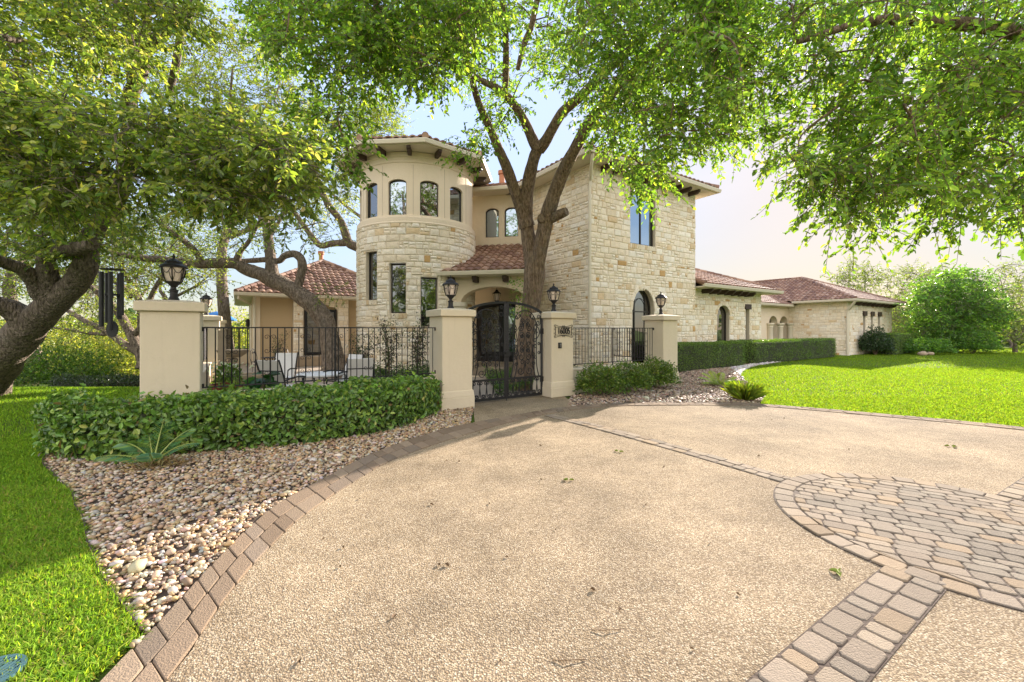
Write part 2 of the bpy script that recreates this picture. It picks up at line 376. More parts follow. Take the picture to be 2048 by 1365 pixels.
def band(name, e0, e1, rows, blen, z, pal, vary=True):
    mb = MB(); L0, f0 = resample(e0); L1, f1 = resample(e1); L = (L0+L1)/2
    for r in range(rows):
        s = random.uniform(-.5, 0)*blen
        while s < L:
            l = blen*(random.choice([.72, 1.0, 1.3]) if vary else 1); a, b = max(0, s)/L, min(L, s+l)/L
            if b-a > .02/L:
                t0, t1 = r/rows, (r+1)/rows
                def pt(s_, t_):
                    p, q = f0(s_*L0), f1(s_*L1); return (p[0]+(q[0]-p[0])*t_, p[1]+(q[1]-p[1])*t_)
                tn = random.choice(pal); k = random.uniform(.85, 1.15)
                brick(mb, pt(a, t0), pt(b, t0), pt(b, t1), pt(a, t1), z, tuple(c*k for c in tn), *((.004, .010, .05, .020) if pal is GRY else ()))
            s += l
    return struct(mb.build(name, M['paver']))
band('paver_border', LB_IN, LB_OUT, 2, .24, .012, PAV)
band('paver_border', RB_IN, RB_OUT, 2, .24, .012, PAV)
CC, CR = Vector((3.75, 3.55, 0)), 1.29
def line2(p, q, n=12): return [(p[0]+(q[0]-p[0])*i/n, p[1]+(q[1]-p[1])*i/n) for i in range(n+1)]
def offset_band(name, p, q, w, rows, blen, bow=0.0, vary=True):
    p = Vector((*p, 0)); q = Vector((*q, 0)); d = (q-p).normalized(); n = Vector((-d.y, d.x, 0)); e0 = []; e1 = []
    for i in range(25):
        t = i/24; c = p+(q-p)*t+n*(bow*4*t*(1-t)); e0.append(tuple(c-n*w/2)[:2]); e1.append(tuple(c+n*w/2)[:2])
    band(name, e0, e1, rows, blen, .011, GRY, vary)
offset_band('paver_band', (.72, 8.10), (3.045, 4.615), .25, 2, .20, .08)
offset_band('paver_band', (2.78, 2.86), (-2.4, -.45), .31, 2, .17)
offset_band('paver_band', (4.98, 4.08), (9.7, 6.75), .31, 2, .17)
offset_band('paver_band', (4.55, 2.50), (6.9, -1.5), .31, 2, .17)
def medallion():
    mb = MB(); n = 44; w = .165
    for i in range(n):
        a0, a1 = 2*pi*i/n, 2*pi*(i+1)/n; r0, r1 = CR-w, CR
        P = lambda r, a: (CC.x+r*cos(a), CC.y+r*sin(a))
        k = random.uniform(.85, 1.15); tn = random.choice(GRY); brick(mb, P(r0, a0), P(r1, a0), P(r1, a1), P(r0, a1), .013, tuple(c*k for c in tn), .004, .009, .05, .016)
    R = CR-w-.004; ang = radians(-30); ux, uy = Vector((cos(ang), sin(ang), 0)), Vector((-sin(ang), cos(ang), 0))
    v = -R*.985; row = 0
    while v < R*.984:
        h = random.choice([.09, .11, .135]); v1 = min(v+h, R*.985); u = -R-random.random()*.2
        while u < R:
            l = random.choice([.12, .16, .20, .23]); u1 = u+l
            # clip the paver to the circle
            pts = [(u, v), (u1, v), (u1, v1), (u, v1)]
            def clampu(x, y):
                lim = sqrt(max(0, R*R-y*y)); return (max(-lim, min(lim, x)), y)
            q = [clampu(*p) for p in pts]
            wd = max(abs(q[1][0]-q[0][0]), abs(q[2][0]-q[3][0]))
            if wd > .05 and v1-v > .03:
                cm = CC+ux*((u+u1)/2)+uy*((v+v1)/2); rr = sqrt(((u+u1)/2)**2+((v+v1)/2)**2); th = atan2((v+v1)/2, (u+u1)/2)
                star = rr < .42+.55*abs(cos(2*th))**3
                tn = random.choice([(.25, .215, .165), (.275, .235, .18), (.29, .25, .19)]) if star and random.random() < .75 else random.choice(GRY); k = random.uniform(.86, 1.14)
                W = [CC+ux*p[0]+uy*p[1] for p in q]; brick(mb, W[0], W[1], W[2], W[3], .013, tuple(c*k for c in tn), .004, .009, .05, .018)
            u = u1
        v = v1
    struct(mb.build('paver_circle', M['paver']))
    sheet('joint_sand', [(CC.x+(CR+.005)*cos(2*pi*i/60), CC.y+(CR+.005)*sin(2*pi*i/60)) for i in range(60)], .004, M['soil'], thick=.02)
medallion()
def bandbed(p, q, w, bow=0):
    p = Vector((*p, 0)); q = Vector((*q, 0)); d = (q-p).normalized(); n = Vector((-d.y, d.x, 0)); e = [[], []]
    for i in range(13):
        t = i/12; c = p+(q-p)*t+n*(bow*4*t*(1-t)); e[0].append(tuple(c-n*w/2)[:2]); e[1].append(tuple(c+n*w/2)[:2])
    sheet('joint_sand', e[0]+e[1][::-1], .0035, M['soil'], thick=.02)
bandbed((.72, 8.10), (3.045, 4.615), .26, .08); bandbed((2.78, 2.86), (-2.4, -.45), .32); bandbed((4.98, 4.08), (9.7, 6.75), .32); bandbed((4.55, 2.50), (6.9, -1.5), .32)
sheet('joint_sand', [tuple(p) for p in LB_IN]+[tuple(p) for p in LB_OUT][::-1], -.012, M['soil'])
sheet('joint_sand', [tuple(p) for p in RB_IN]+[tuple(p) for p in RB_OUT][::-1], -.012, M['soil'])
# ---- path through the gate and the courtyard floor
gp_l = [p for p in LB_OUT if p[1] > 7.40 and p[0] > -1.2]; gp_r = [p for p in RB_OUT if p[0] < 1.5 and p[1] > 8]
sheet('path', [tuple(p) for p in gp_l]+[tuple(p) for p in gp_r[1:]]+[tuple(ab(3.3, .0))[:2], tuple(ab(3.3, .8))[:2], tuple(ab(.3, .8))[:2], tuple(ab(.3, .03))[:2], tuple(ab(.75, .02))[:2]], -.004, M['agg'])
sheet('courtyard_floor', [tuple(ab(a, b))[:2] for a, b in ((-4.6, .4), (7.8, .4), (7.8, 2.6), (6.6, 2.6), (6.6, 7), (3, 14), (-4.6, 17))], -.006, M['patio'])
# ---- gravel beds
LEDGE = gp([(88, 917), (109, 951), (143, 987), (151, 1015), (168, 1041), (175, 1085), (205, 1153), (245, 1212), (287, 1270)])
LEDGE = [tuple(p) for p in catmull([(-6.9, 6.6)]+LEDGE, 6)]
lb_part = [tuple(p) for p in LB_OUT if 2.05 < p[1] < 7.45]
bed_l = LEDGE+lb_part+[tuple(ab(.74, -.06))[:2], tuple(ab(.74, .02))[:2], tuple(ab(-.1, .02))[:2], tuple(ab(-.1, .3))[:2], tuple(ab(-4.7, .3))[:2], (-6.9, 6.8)]
sheet('gravel_bed', bed_l, -.010, M['soil'])
REDGE = [tuple(p) for p in catmull([(5.62, 9.45), (6.3, 10.4), (6.87, 11.4), (7.4, 13.2), (8.23, 15.0), (10.4, 17.7), (13.6, 20.4), (17.2, 23.0), (18.6, 25.2)], 6)]
rb_part = [tuple(p) for p in RB_OUT if 1.15 < p[0] < 5.6 and p[1] > 8.8]
bed_r = rb_part+REDGE+[tuple(ab(26.5, 2.3))[:2], tuple(ab(18.5, 2.9))[:2], tuple(ab(12.4, 2.9))[:2], tuple(ab(12.4, 2.4))[:2], tuple(ab(8.0, .5))[:2], tuple(ab(3.6, .1))[:2]]
def sheet_z(name, poly, off, mat):
    ob = sheet(name, poly, 0, mat, thick=.05)
    bm = bmesh.new(); bm.from_mesh(ob.data); bmesh.ops.subdivide_edges(bm, edges=[e for e in bm.edges if e.calc_length() > 1.0], cuts=4, use_grid_fill=True)
    bmesh.ops.triangulate(bm, faces=bm.faces[:])
    for v in bm.verts: v.co.z += float(zf(v.co.x, v.co.y))+off
    bm.to_mesh(ob.data); bm.free(); return ob
sheet_z('gravel_bed', bed_r, -.006, M['soil'])
def icos():
    bm = bmesh.new(); bmesh.ops.create_icosphere(bm, subdivisions=2, radius=1); V = np.array([v.co for v in bm.verts]); T = np.array([[v.index for v in f.verts] for f in bm.faces]); bm.free(); return V, T
ICO = icos()
bm_ = bmesh.new(); bmesh.ops.create_icosphere(bm_, subdivisions=1, radius=1); ICO1 = (np.array([v.co for v in bm_.verts]), np.array([[v.index for v in f.verts] for f in bm_.faces])); bm_.free()
PEB = [(.50, .385, .25), (.60, .51, .385), (.40, .255, .12), (.28, .18, .10), (.44, .31, .19), (.18, .125, .085), (.50, .345, .17), (.42, .375, .32)]
def pebbles(name, P, size, ico, pal, w, label=None, lift=.25):
    n = len(P); V0, T = ico; k = len(V0)
    s = size*rng.lognormal(0, .33, n); ax = np.stack([s*rng.uniform(.8, 1.45, n), s*rng.uniform(.65, 1.0, n), s*rng.uniform(.38, .7, n)], 1)
    V = V0[None]*ax[:, None]
    V = V*(1+.10*np.sin(V0[None, :, :1]*rng.uniform(1, 4, (n, 1, 1))+rng.uniform(0, 6, (n, 1, 1))))
    a = rng.uniform(0, 2*pi, n); tl = rng.normal(0, .28, n); c, s_ = np.cos(tl)[:, None], np.sin(tl)[:, None]
    x, y, z = V[..., 0], V[..., 1], V[..., 2]; x, z = x*c-z*s_, x*s_+z*c; c, s_ = np.cos(a)[:, None], np.sin(a)[:, None]; x, y = x*c-y*s_, x*s_+y*c
    V = np.stack([x, y, z], -1); zz = zf(P[:, 0], P[:, 1])+ax[:, 2]*lift+rng.uniform(-.012, .016, n)
    V += np.concatenate([P, zz[:, None]], 1)[:, None]
    Fc = (np.arange(n)[:, None, None]*k+T[None]).reshape(-1, 3); t = np.repeat(pick_tint(n, pal, w, .16), len(T), 0)
    return struct(np_obj(name, V.reshape(-1, 3), Fc, M['pebble'], t, smooth=True), 'stuff')
def dens_pts(poly, n, near):
    p = scatter_poly(poly, n*3); d = np.hypot(p[:, 0], p[:, 1]); keep = rng.random(len(p)) < np.clip((near/d)**1.2, .0, 1); return p[keep][:n]
WP = [2, 2, 1.6, 1.0, 2, .5, 1.4, 1]
pebbles('river_gravel', scatter_poly(bed_l, 21000), .0170, ICO1, PEB, WP)
rg = scatter_poly(bed_r, 15000)
pebbles('river_gravel', rg, .023, ICO1, [(.46, .35, .25), (.55, .47, .37), (.36, .25, .17), (.27, .19, .13), (.42, .30, .20)], [2, 1.5, 1.5, 1, 2])
rg2 = scatter_poly(REDGE[18:]+[tuple(ab(26.5, 2.3))[:2], tuple(ab(18.5, 1.9))[:2], tuple(ab(13, 1.2))[:2]], 5000)
pebbles('river_gravel', rg2, .035, ICO1, [(.55, .52, .47), (.62, .60, .55), (.42, .38, .33)], [2, 1, 1])
# edging strip between the left lawn and the gravel
mb = MB(); L_, f_ = resample(LEDGE); pts = [Vector((*f_(s), 0)) for s in np.linspace(0, L_, 50)]
for p, q in zip(pts[:-1], pts[1:]): mb.add([p-UP*.05, q-UP*.05, q+UP*.028, p+UP*.028, p-UP*.05+Vector((-.008, -.003, 0)), q-UP*.05+Vector((-.008, -.003, 0)), q+UP*.028+Vector((-.008, -.003, 0)), p+UP*.028+Vector((-.008, -.003, 0))], [(0, 1, 2, 3), (7, 6, 5, 4), (3, 2, 6, 7)])
tag(mb.build('lawn_edging', M['edging'], base=pts[25]), 'thin rusty metal edging strip between left lawn and river gravel', 'edging')
# ---- grass blades
def blades(name, P, h, w, pal, wt, lean=.5):
    n = len(P); z = zf(P[:, 0], P[:, 1])-.02; b = np.concatenate([P, z[:, None]], 1); a = rng.uniform(0, 2*pi, n); ln = np.abs(rng.normal(0, lean, n))
    d = np.stack([np.cos(a), np.sin(a), np.zeros(n)], 1); s = np.stack([-np.sin(a), np.cos(a), np.zeros(n)], 1)
    tw = rng.uniform(0, 2*pi, n); s = s*np.cos(tw)[:, None]+d*np.sin(tw)[:, None]
    H = h*rng.uniform(.55, 1.15, n); Wd = (w*rng.uniform(.7, 1.2, n))[:, None]; up = np.array([[0, 0, 1.0]])
    m = b+d*(H*ln*.35)[:, None]+up*(H*.62)[:, None]; t = b+d*(H*ln)[:, None]+up*(H*(1-.25*np.minimum(ln, 1.2)))[:, None]
    V = np.stack([b-s*Wd, b+s*Wd, m+s*Wd*.8, m-s*Wd*.8, t], 1).reshape(-1, 3); i = np.arange(n)[:, None]*5
    return np_obj(name, V, [i+np.array([[0, 1, 2, 3]]), i+np.array([[3, 2, 4]])], M['grass'], np.tile(pick_tint(n, pal, wt, .2), (2, 1)))
GP = [(.19, .33, .034), (.25, .40, .045), (.14, .26, .03), (.33, .41, .07), (.34, .30, .10)]
lawnL = LEDGE[::-1]+[(-7.0, 7.0), (-7.5, 13.0), (-19, 13.5), (-19, 7), (-2.6, 1.6), (-2.05, 1.6), (-2.02, 2.05)]
def ring(poly, d0, d1, dens):
    ar = polyarea(poly); p = scatter_poly(poly, int(ar*dens)); d = p[:, 1]; return p[(d >= d0) & (d < d1)]
lawnLn = LEDGE[::-1]+[(-7.2, 7.2), (-9, 4.6), (-2.6, 1.5), (-2.05, 1.5), (-2.02, 2.05)]
G1 = blades('grass', np.vstack([ring(lawnLn, 1.4, 3.2, 13000), ring(lawnLn, 3.2, 4.4, 7500)]), .072, .0056, GP, [3, 3, 2, 1.8, .5], .9)
G2 = blades('grass', np.vstack([ring(lawnLn, 4.4, 7.2, 3000), ring(lawnL, 5.5, 13.4, 700)]), .07, .007, GP[:4], [3, 2, 3, .5], .8)
lawnR = [tuple(p) for p in RB_OUT if p[0] > 5.6 and p[1] > 4]+[(14, 4.5), (34, 20), (60, 42), (34, 34), (24, 30.5), (18.8, 25.4)]+REDGE[::-1]
GR = [(.16, .27, .025), (.20, .31, .03), (.12, .22, .022), (.26, .32, .05)]
G3 = blades('grass', np.vstack([ring(lawnR, 5, 10.5, 1900), ring(lawnR, 10.5, 18, 800), ring(lawnR, 18, 45, 260)]), .05, .009, GR, [3, 3, 1.5, .8], .7)
for g in (G1, G2, G3): struct(g, 'stuff')
# =================================================================== HOUSE
house = empty('house', ab(6.41, 2.32), 'two storey limestone house with round tower, cream stucco and clay tile roofs', 'house')
STN = [(.86, .765, .60), (.88, .795, .635), (.82, .71, .53), (.73, .57, .36), (.58, .37, .16), (.88, .82, .69)]
STW = [3, 3, 2.0, .55, .16, 1.6]
def arch_top(op, u):
    uc, w, zs, zt, rise = op; x = min(1, abs(u-uc)*2/w); return zt+rise*sqrt(max(0, 1-x*x))
def strip_wall(mb, mp, u0, u1, z0, z1, ops, step=1.0, rev=.16, t=(1, 1, 1)):
    us = {u0, u1}; k = 1
    while u0+k*step < u1-1e-4: us.add(u0+k*step); k += 1
    for uc, w, zs, zt, rise in ops:
        n = 14 if rise > 0 else 1
        for i in range(n+1): us.add(uc-w/2*cos(pi*i/n))
    us = sorted(us)
    for a, b in zip(us[:-1], us[1:]):
        if b-a < 1e-5: continue
        m = (a+b)/2; la = lb = z0
        for op in sorted([o for o in ops if abs(m-o[0]) < o[1]/2], key=lambda o: o[2]):
            if op[2] > la+.01: mb.quad(mp(a, la, 0), mp(b, lb, 0), mp(b, op[2], 0), mp(a, op[2], 0), t)
            la, lb = arch_top(op, a), arch_top(op, b)
        mb.quad(mp(a, la, 0), mp(b, lb, 0), mp(b, z1, 0), mp(a, z1, 0), t)
    for op in ops:
        L = opening_loop(op)
        for (ua, za), (ub, zb) in zip(L, L[1:]+L[:1]): mb.quad(mp(ua, za, 0), mp(ub, zb, 0), mp(ub, zb, -rev), mp(ua, za, -rev), t)
def opening_loop(op, inset=0.0):
    uc, w, zs, zt, rise = op; w = w-2*inset; zs = zs+inset; zt = zt if rise > 0 else zt-inset; rise = rise-inset if rise > 0 else 0
    L = [(uc-w/2, zs), (uc+w/2, zs)]
    if rise > 0: L += [(uc+w/2*cos(pi*i/14), zt+rise*sin(pi*i/14)) for i in range(15)]
    else: L += [(uc+w/2, zt), (uc-w/2, zt)]
    return L
def stones(mb, mp, u0, u1, z0, z1, ops, hh=.205, proud=.018, wrap=False):
    """random ashlar: courses of blocks, each block either whole or split in two or three"""
    z = z0
    def block(a, b, c, d):
        if b-a < .05 or d-c < .04: return
        # keep clear of the openings
        segs = [(a, b)]
        for op in ops:
            top = op[3]+op[4]
            if d <= op[2]+.005 or c >= top-.005: continue
            mz = (c+d)/2; hw = op[1]/2
            if op[4] > 0 and mz > op[3]: hw = hw*sqrt(max(0, 1-((mz-op[3])/op[4])**2))
            hw += .008; ns = []
            for s, e in list(segs):
                q0, q1 = max(s, op[0]-hw), min(e, op[0]+hw)
                if q1-q0 > .05 and not op[4]:
                    if d > top+.045: block(q0, q1, top+.004, d)
                    if c < op[2]-.045: block(q0, q1, c, op[2]-.004)
            for s, e in segs:
                if e <= op[0]-hw or s >= op[0]+hw: ns.append((s, e)); continue
                if s < op[0]-hw: ns.append((s, op[0]-hw))
                if e > op[0]+hw: ns.append((op[0]+hw, e))
            segs = ns
        for s, e in segs:
            if e-s < .05: continue
            i = random.choices(range(6), STW)[0]; k = random.uniform(.95, 1.04); t = tuple(v*k for v in STN[i]); g = .0045; bv = random.uniform(.012, .026); p = proud*random.uniform(.7, 1.6)
            j = lambda: random.uniform(-.006, .006)
            lo = [(s+g, c+g), (e-g, c+g), (e-g, d-g), (s+g, d-g)]; hi = [(s+g+bv+j(), c+g+bv+j()), (e-g-bv+j(), c+g+bv+j()), (e-g-bv+j(), d-g-bv+j()), (s+g+bv+j(), d-g-bv+j())]
            V = [mp(u, w, -.004) for u, w in lo]+[mp(u, w, p+random.uniform(-.006, .006)) for u, w in hi]
            cx = ((s+e)/2+j()*3, (c+d)/2+j()*2); V.append(mp(cx[0], cx[1], p+random.uniform(.0, .014)))
            mb.add(V, [(0, 1, 5, 4), (1, 2, 6, 5), (2, 3, 7, 6), (3, 0, 4, 7), (4, 5, 8), (5, 6, 8), (6, 7, 8), (7, 4, 8)], t)
    while z < z1-.04:
        h = min(hh*random.choice([.85, 1, 1.15]), z1-z)
        if z1-z-h < .1: h = z1-z
        u = u0-random.random()*.3
        while u < u1:
            l = random.choice([.20, .26, .32, .38, .46]); a, b = max(u, u0), min(u+l, u1); r = random.random()
            if r < .66: block(a, b, z, z+h)
            elif r < .82:
                s = z+h*random.choice([.4, .5, .6]); m = random.random()
                block(a, b, z, s)
                if m < .45: q = a+(b-a)*random.uniform(.35, .65); block(a, q, s, z+h); block(q, b, s, z+h)
                else: block(a, b, s, z+h)
            else:
                q = a+(b-a)*random.uniform(.4, .6); s1, s2 = z+h*random.uniform(.35, .65), z+h*random.uniform(.35, .65)
                block(a, q, z, s1); block(a, q, s1, z+h); block(q, b, z, s2); block(q, b, s2, z+h)
            u += l
        z += h
def flat(P0, U, Nn):
    P0, U, Nn = Vector(P0), Vector(U), Vector(Nn); return lambda u, z, d=0: P0+U*u+UP*z+Nn*d
def stone_wall(name, mp, u0, u1, z0, z1, ops, parent=house, arch=True, step=1.0):
    mb = MB(); strip_wall(mb, mp, u0, u1, z0, z1, ops, step, .2); w = mb.build(name, M['mortar'], parent)
    sb = MB(); stones(sb, mp, u0, u1, z0, z1, [(o[0], o[1]+(.30 if o[4] > 0 and arch else 0), o[2], o[3], o[4]+(.15 if o[4] > 0 and arch else 0)) if False else o for o in ops])
    sb.build('stone_facing', M['stone'], w)
    return w
def voussoirs(mp, op, parent, th=.16):
    sb = MB(); n = max(7, int(op[1]*7))
    for i in range(n):
        a0, a1 = pi*i/n+.012, pi*(i+1)/n-.012; w = op[1]/2; r = op[4]
        P = lambda a, e, d: mp(op[0]+(w+e)*cos(a), op[3]+(r+e)*sin(a), d)
        t = random.choice(STN[:4]); V = [P(a0, .0, .0), P(a1, .0, .0), P(a1, th, .0), P(a0, th, .0), P(a0, .012, .034), P(a1, .012, .034), P(a1, th-.012, .034), P(a0, th-.012, .034)]
        sb.add(V, [(0, 1, 5, 4), (1, 2, 6, 5), (2, 3, 7, 6), (3, 0, 4, 7), (4, 5, 6, 7)], t)
    sb.build('arch_stones', M['stone'], parent)
def sill_stones(mp, op, parent):
    sb = MB(); n = max(4, int(op[1]/.1)); w = (op[1]+.1)/n
    for i in range(n):
        a, b = op[0]-op[1]/2-.05+w*i+.004, op[0]-op[1]/2-.05+w*(i+1)-.004; c, d = op[2]-.17, op[2]
        t = random.choice(STN[:4]); V = [mp(a, c, 0), mp(b, c, 0), mp(b, d, 0), mp(a, d, 0), mp(a+.008, c+.008, .04), mp(b-.008, c+.008, .04), mp(b-.008, d-.004, .055), mp(a+.008, d-.004, .055)]
        sb.add(V, [(0, 1, 5, 4), (1, 2, 6, 5), (2, 3, 7, 6), (3, 0, 4, 7), (4, 5, 6, 7)], t)
    sb.build('window_sill', M['stone'], parent)
def window(mp, op, depth=.12, fw=.055, mull=(), rails=(), parent=house, glass='glass', name='window', mat='frame'):
    """frame (with mullions) is the part, its pane a sub-part"""
    o = opening_loop(op); i = opening_loop(op, fw); n = len(o); mb = MB(); d0, d1 = -depth-.05, -depth
    for k in range(n):
        q = (k+1) % n
        mb.quad(mp(*o[k], d1), mp(*o[q], d1), mp(*i[q], d1), mp(*i[k], d1)); mb.quad(mp(*i[k], d1), mp(*i[q], d1), mp(*i[q], d0), mp(*i[k], d0)); mb.quad(mp(*o[k], d0), mp(*o[q], d0), mp(*o[q], d1), mp(*o[k], d1))
    top = op[3]+op[4]; eps = .02
    for u in mull:
        zt = arch_top(op, u)-.01; z0 = op[2]+.01
        V = [mp(u-eps, z0, d1-.002), mp(u+eps, z0, d1-.002), mp(u+eps, zt, d1-.002), mp(u-eps, zt, d1-.002), mp(u-eps, z0, d0), mp(u+eps, z0, d0), mp(u+eps, zt, d0), mp(u-eps, zt, d0)]
        mb.add(V, [(0, 1, 2, 3), (0, 3, 7, 4), (1, 5, 6, 2), (3, 2, 6, 7)])
    for z in rails:
        a, b = op[0]-op[1]/2+.01, op[0]+op[1]/2-.01
        V = [mp(a, z-eps, d1+.002), mp(b, z-eps, d1+.002), mp(b, z+eps, d1+.002), mp(a, z+eps, d1+.002), mp(a, z-eps, d0), mp(b, z-eps, d0), mp(b, z+eps, d0), mp(a, z+eps, d0)]
        mb.add(V, [(0, 1, 2, 3), (3, 2, 6, 7), (0, 4, 5, 1)])
    w = mb.build(name, M[mat], parent)
    L = opening_loop(op, fw*.8); pb = MB(); pb.add([mp(*p, -depth-.035) for p in L], [tuple(range(len(L)))]); pb.build('pane', M[glass], w)
    return w
TILE = [(.29, .165, .105), (.24, .13, .085), (.34, .205, .135), (.20, .105, .072), (.39, .25, .175)]
def roof_plane(mb, P0, U, V, poly, p=.27, c=.37):
    U = Vector(U).normalized(); V = Vector(V).normalized(); Nn = U.cross(V).normalized(); P0 = Vector(P0); poly = np.array(poly, float)
    lo, hi = poly.min(0), poly.max(0); nu = int(math.ceil((hi[0]-lo[0])/p*6)); du = p/6; nc = int(math.ceil((hi[1]-lo[1])/c)); cs = {}
    for j in range(nc):
        for k in range(3):
            f0, f1 = k/3, (k+1)/3; v0, v1 = lo[1]+(j+f0)*c, lo[1]+(j+f1)*c
            us = lo[0]+np.arange(nu+1)*du; cen = np.stack([us[:-1]+du/2, np.full(nu, (v0+v1)/2)], 1); ok = inpoly(cen, poly)
            H = lambda u, f: .07*abs(sin(pi*(u-lo[0])/p))**.75+.04*(1-f)+.004
            for i in np.nonzero(ok)[0]:
                key = (j, int((us[i]+1e-6-lo[0])/p))
                if key not in cs: kk = random.uniform(.82, 1.18); cs[key] = tuple(x*kk for x in random.choices(TILE, [3, 2.5, 2, 1, .7])[0])
                t = cs[key]; q = lambda u, v, h: P0+U*float(u)+V*float(v)+Nn*h
                h00, h10, h11, h01 = H(us[i], f0), H(us[i+1], f0), H(us[i+1], f1), H(us[i], f1)
                vs = [q(us[i], v0, h00), q(us[i+1], v0, h10), q(us[i+1], v1, h11), q(us[i], v1, h01)]; fs = [(0, 1, 2, 3)]
                if k == 0: vs += [q(us[i], v0, h00-.05), q(us[i+1], v0, h10-.05)]; fs.append((4, 5, 1, 0))
                mb.add(vs, fs, t)
    mb.add([P0+U*float(a)+V*float(b)-Nn*.012 for a, b in poly], [tuple(range(len(poly)))], (.10, .06, .05))
def hipcap(mb, p, q, r=.115, l=.36):
    p, q = Vector(p), Vector(q); d = q-p; n = max(1, int(d.length/l)); 
    for i in range(n):
        k = random.uniform(.85, 1.2); t = tuple(x*k for x in random.choice(TILE)); a = p+d*(i/n)-d*(.05/d.length); b = p+d*((i+1)/n)+d*(.03/d.length)
        mb.tube([a, b], [r, r*.82], 9, t)
def hip_roof(a0, a1, b0, b1, z, pitch, along=None, name='roof', parent=house, sides='fblr', ridge_b=None):
    """hip roof over the eave rectangle in a,b; tile planes + caps"""
    w, dd = a1-a0, b1-b0; h = min(w, dd)/2; zr = z+h*pitch; mb = MB(); k = sqrt(1+pitch*pitch)
    if w >= dd: r0, r1 = ab(a0+h, b0+h, zr), ab(a1-h, b0+h, zr)
    else: r0, r1 = ab(a0+h, b0+h, zr), ab(a0+h, b1-h, zr)
    c = [ab(a0, b0, z), ab(a1, b0, z), ab(a1, b1, z), ab(a0, b1, z)]; s = h*k
    if w >= dd:
        PL = {'f': (c[0], A, B, [(0, 0), (w, 0), (w-h, s), (h, s)]), 'b': (c[2], -A, -B, [(0, 0), (w, 0), (w-h, s), (h, s)]), 'r': (c[1], B, -A, [(0, 0), (dd, 0), (h, s)]), 'l': (c[3], -B, A, [(0, 0), (dd, 0), (h, s)])}
    else:
        PL = {'f': (c[0], A, B, [(0, 0), (w, 0), (h, s)]), 'b': (c[2], -A, -B, [(0, 0), (w, 0), (h, s)]), 'r': (c[1], B, -A, [(0, 0), (dd, 0), (dd-h, s), (h, s)]), 'l': (c[3], -B, A, [(0, 0), (dd, 0), (dd-h, s), (h, s)])}
    for key, (P0, U, Hd, poly) in PL.items():
        if key in sides: roof_plane(mb, P0, U, (Hd+UP*pitch), poly)
    for p, q in ((c[0], r0), (c[1], r1 if w >= dd else r0), (c[2], r1), (c[3], r0 if w >= dd else r1), (r0, r1)):
        if (Vector(q)-Vector(p)).length > .3: hipcap(mb, Vector(p)+UP*.06, Vector(q)+UP*.07)
    return mb.build(name, M['tile'], parent)
def gutter(pts, parent=house, closed=False, w=.12, h=.13):
    """box gutter swept along the eave (pts at its inner top edge), mitred corners"""
    P = [Vector(p) for p in pts]; n = len(P); prof = [(0, .0), (w, .0), (w, -.03), (w*.8, -h), (0, -h)]; mb = MB(); vs = []
    for i, p in enumerate(P):
        d0 = (p-P[i-1]).normalized() if (i > 0 or closed) else None; d1 = (P[(i+1) % n]-p).normalized() if (i < n-1 or closed) else None
        d0 = d0 or d1; d1 = d1 or d0; n0, n1 = d0.cross(UP), d1.cross(UP); m = (n0+n1).normalized(); k = 1/max(.4, m.dot(n0))
        vs += [p+m*(x*k)+UP*y for x, y in prof]
    K = len(prof); fs = [(i*K+j, ((i+1) % n)*K+j, ((i+1) % n)*K+(j+1) % K, i*K+(j+1) % K) for i in range(n if closed else n-1) for j in range(K)]
    if not closed: fs += [tuple(range(K))[::-1], tuple((n-1)*K+j for j in range(K))]
    mb.add(vs, fs); return mb.build('gutter', M['trim'], parent)
def soffit(pts, z, th=.05, mat='trim', parent=house):
    mb = MB(); mb.prism([Vector((p.x, p.y, z)) for p in map(Vector, pts)], UP*th); return mb.build('soffit', M[mat], parent)
def corbel(p, out, L=.5, h=.16, w=.11, parent=house):
    """carved rafter tail: p on the wall at soffit level, out = direction"""
    out = Vector(out).normalized(); s = out.cross(UP); p = Vector(p)
    prof = [(0, 0), (L, 0), (L, -h*.45), (L*.93, -h*.6), (L*.86, -h*.66), (L*.80, -h*.9), (L*.7, -h), (0, -h)]
    mb = MB(); mb.prism([p+out*x+UP*z-s*(w/2) for x, z in prof], s*w); return mb.build('corbel', M['wood'], parent)
def downspout(pts, parent=house, w=.085):
    mb = MB(); mb.tube(pts, w/2*1.25, 6); return mb.build('downspout', M['trim'], parent, smooth=True)
# ---------------- two storey stone block
ZE = 7.27; BA0, BA1, BB0 = 6.41, 12.38, 2.32; OH = .6
mpF = flat(ab(BA0, BB0), A, -B)
win_up = (2.70, 1.40, 4.78, 6.72, 0); win_lo = (2.72, 1.22, .25, 2.35, .82)
wf = stone_wall('front_wall', mpF, 0, BA1-BA0, 0, ZE, [win_up, win_lo])
w = window(mpF, win_up, .11, .06, (2.70,)); sill_stones(mpF, win_up, w)
w = window(mpF, win_lo, .16, .07, (2.72-.3, 2.72+.3), (2.32,), glass='darkglass'); voussoirs(mpF, win_lo, w, .15)
mb = MB(); L = [mpF(2.72+.36*cos(pi*i/12), 2.32+.5*sin(pi*i/12), -.165) for i in range(13)]; mb.tube(L, .012, 5); mb.build('fan_bar', M['frame'], w)
mpL = flat(ab(BA0, BB0+7.5), -B, -A)     # left face, u runs towards the camera
stone_wall('side_wall', mpL, 0, 7.5, 0, ZE, [])
mpR = flat(ab(BA1, BB0), B, A); stone_wall('side_wall', mpR, 0, 6, 2.8, ZE, [])
ea0, ea1, eb0, eb1 = BA0-OH, BA1+OH, BB0-OH, 10.2
hip_roof(ea0, ea1, eb0, eb1, ZE+.15, .42)
soffit([ab(ea0, eb0), ab(ea1, eb0), ab(ea1, eb1), ab(ea0, eb1)], ZE-.03, .05)
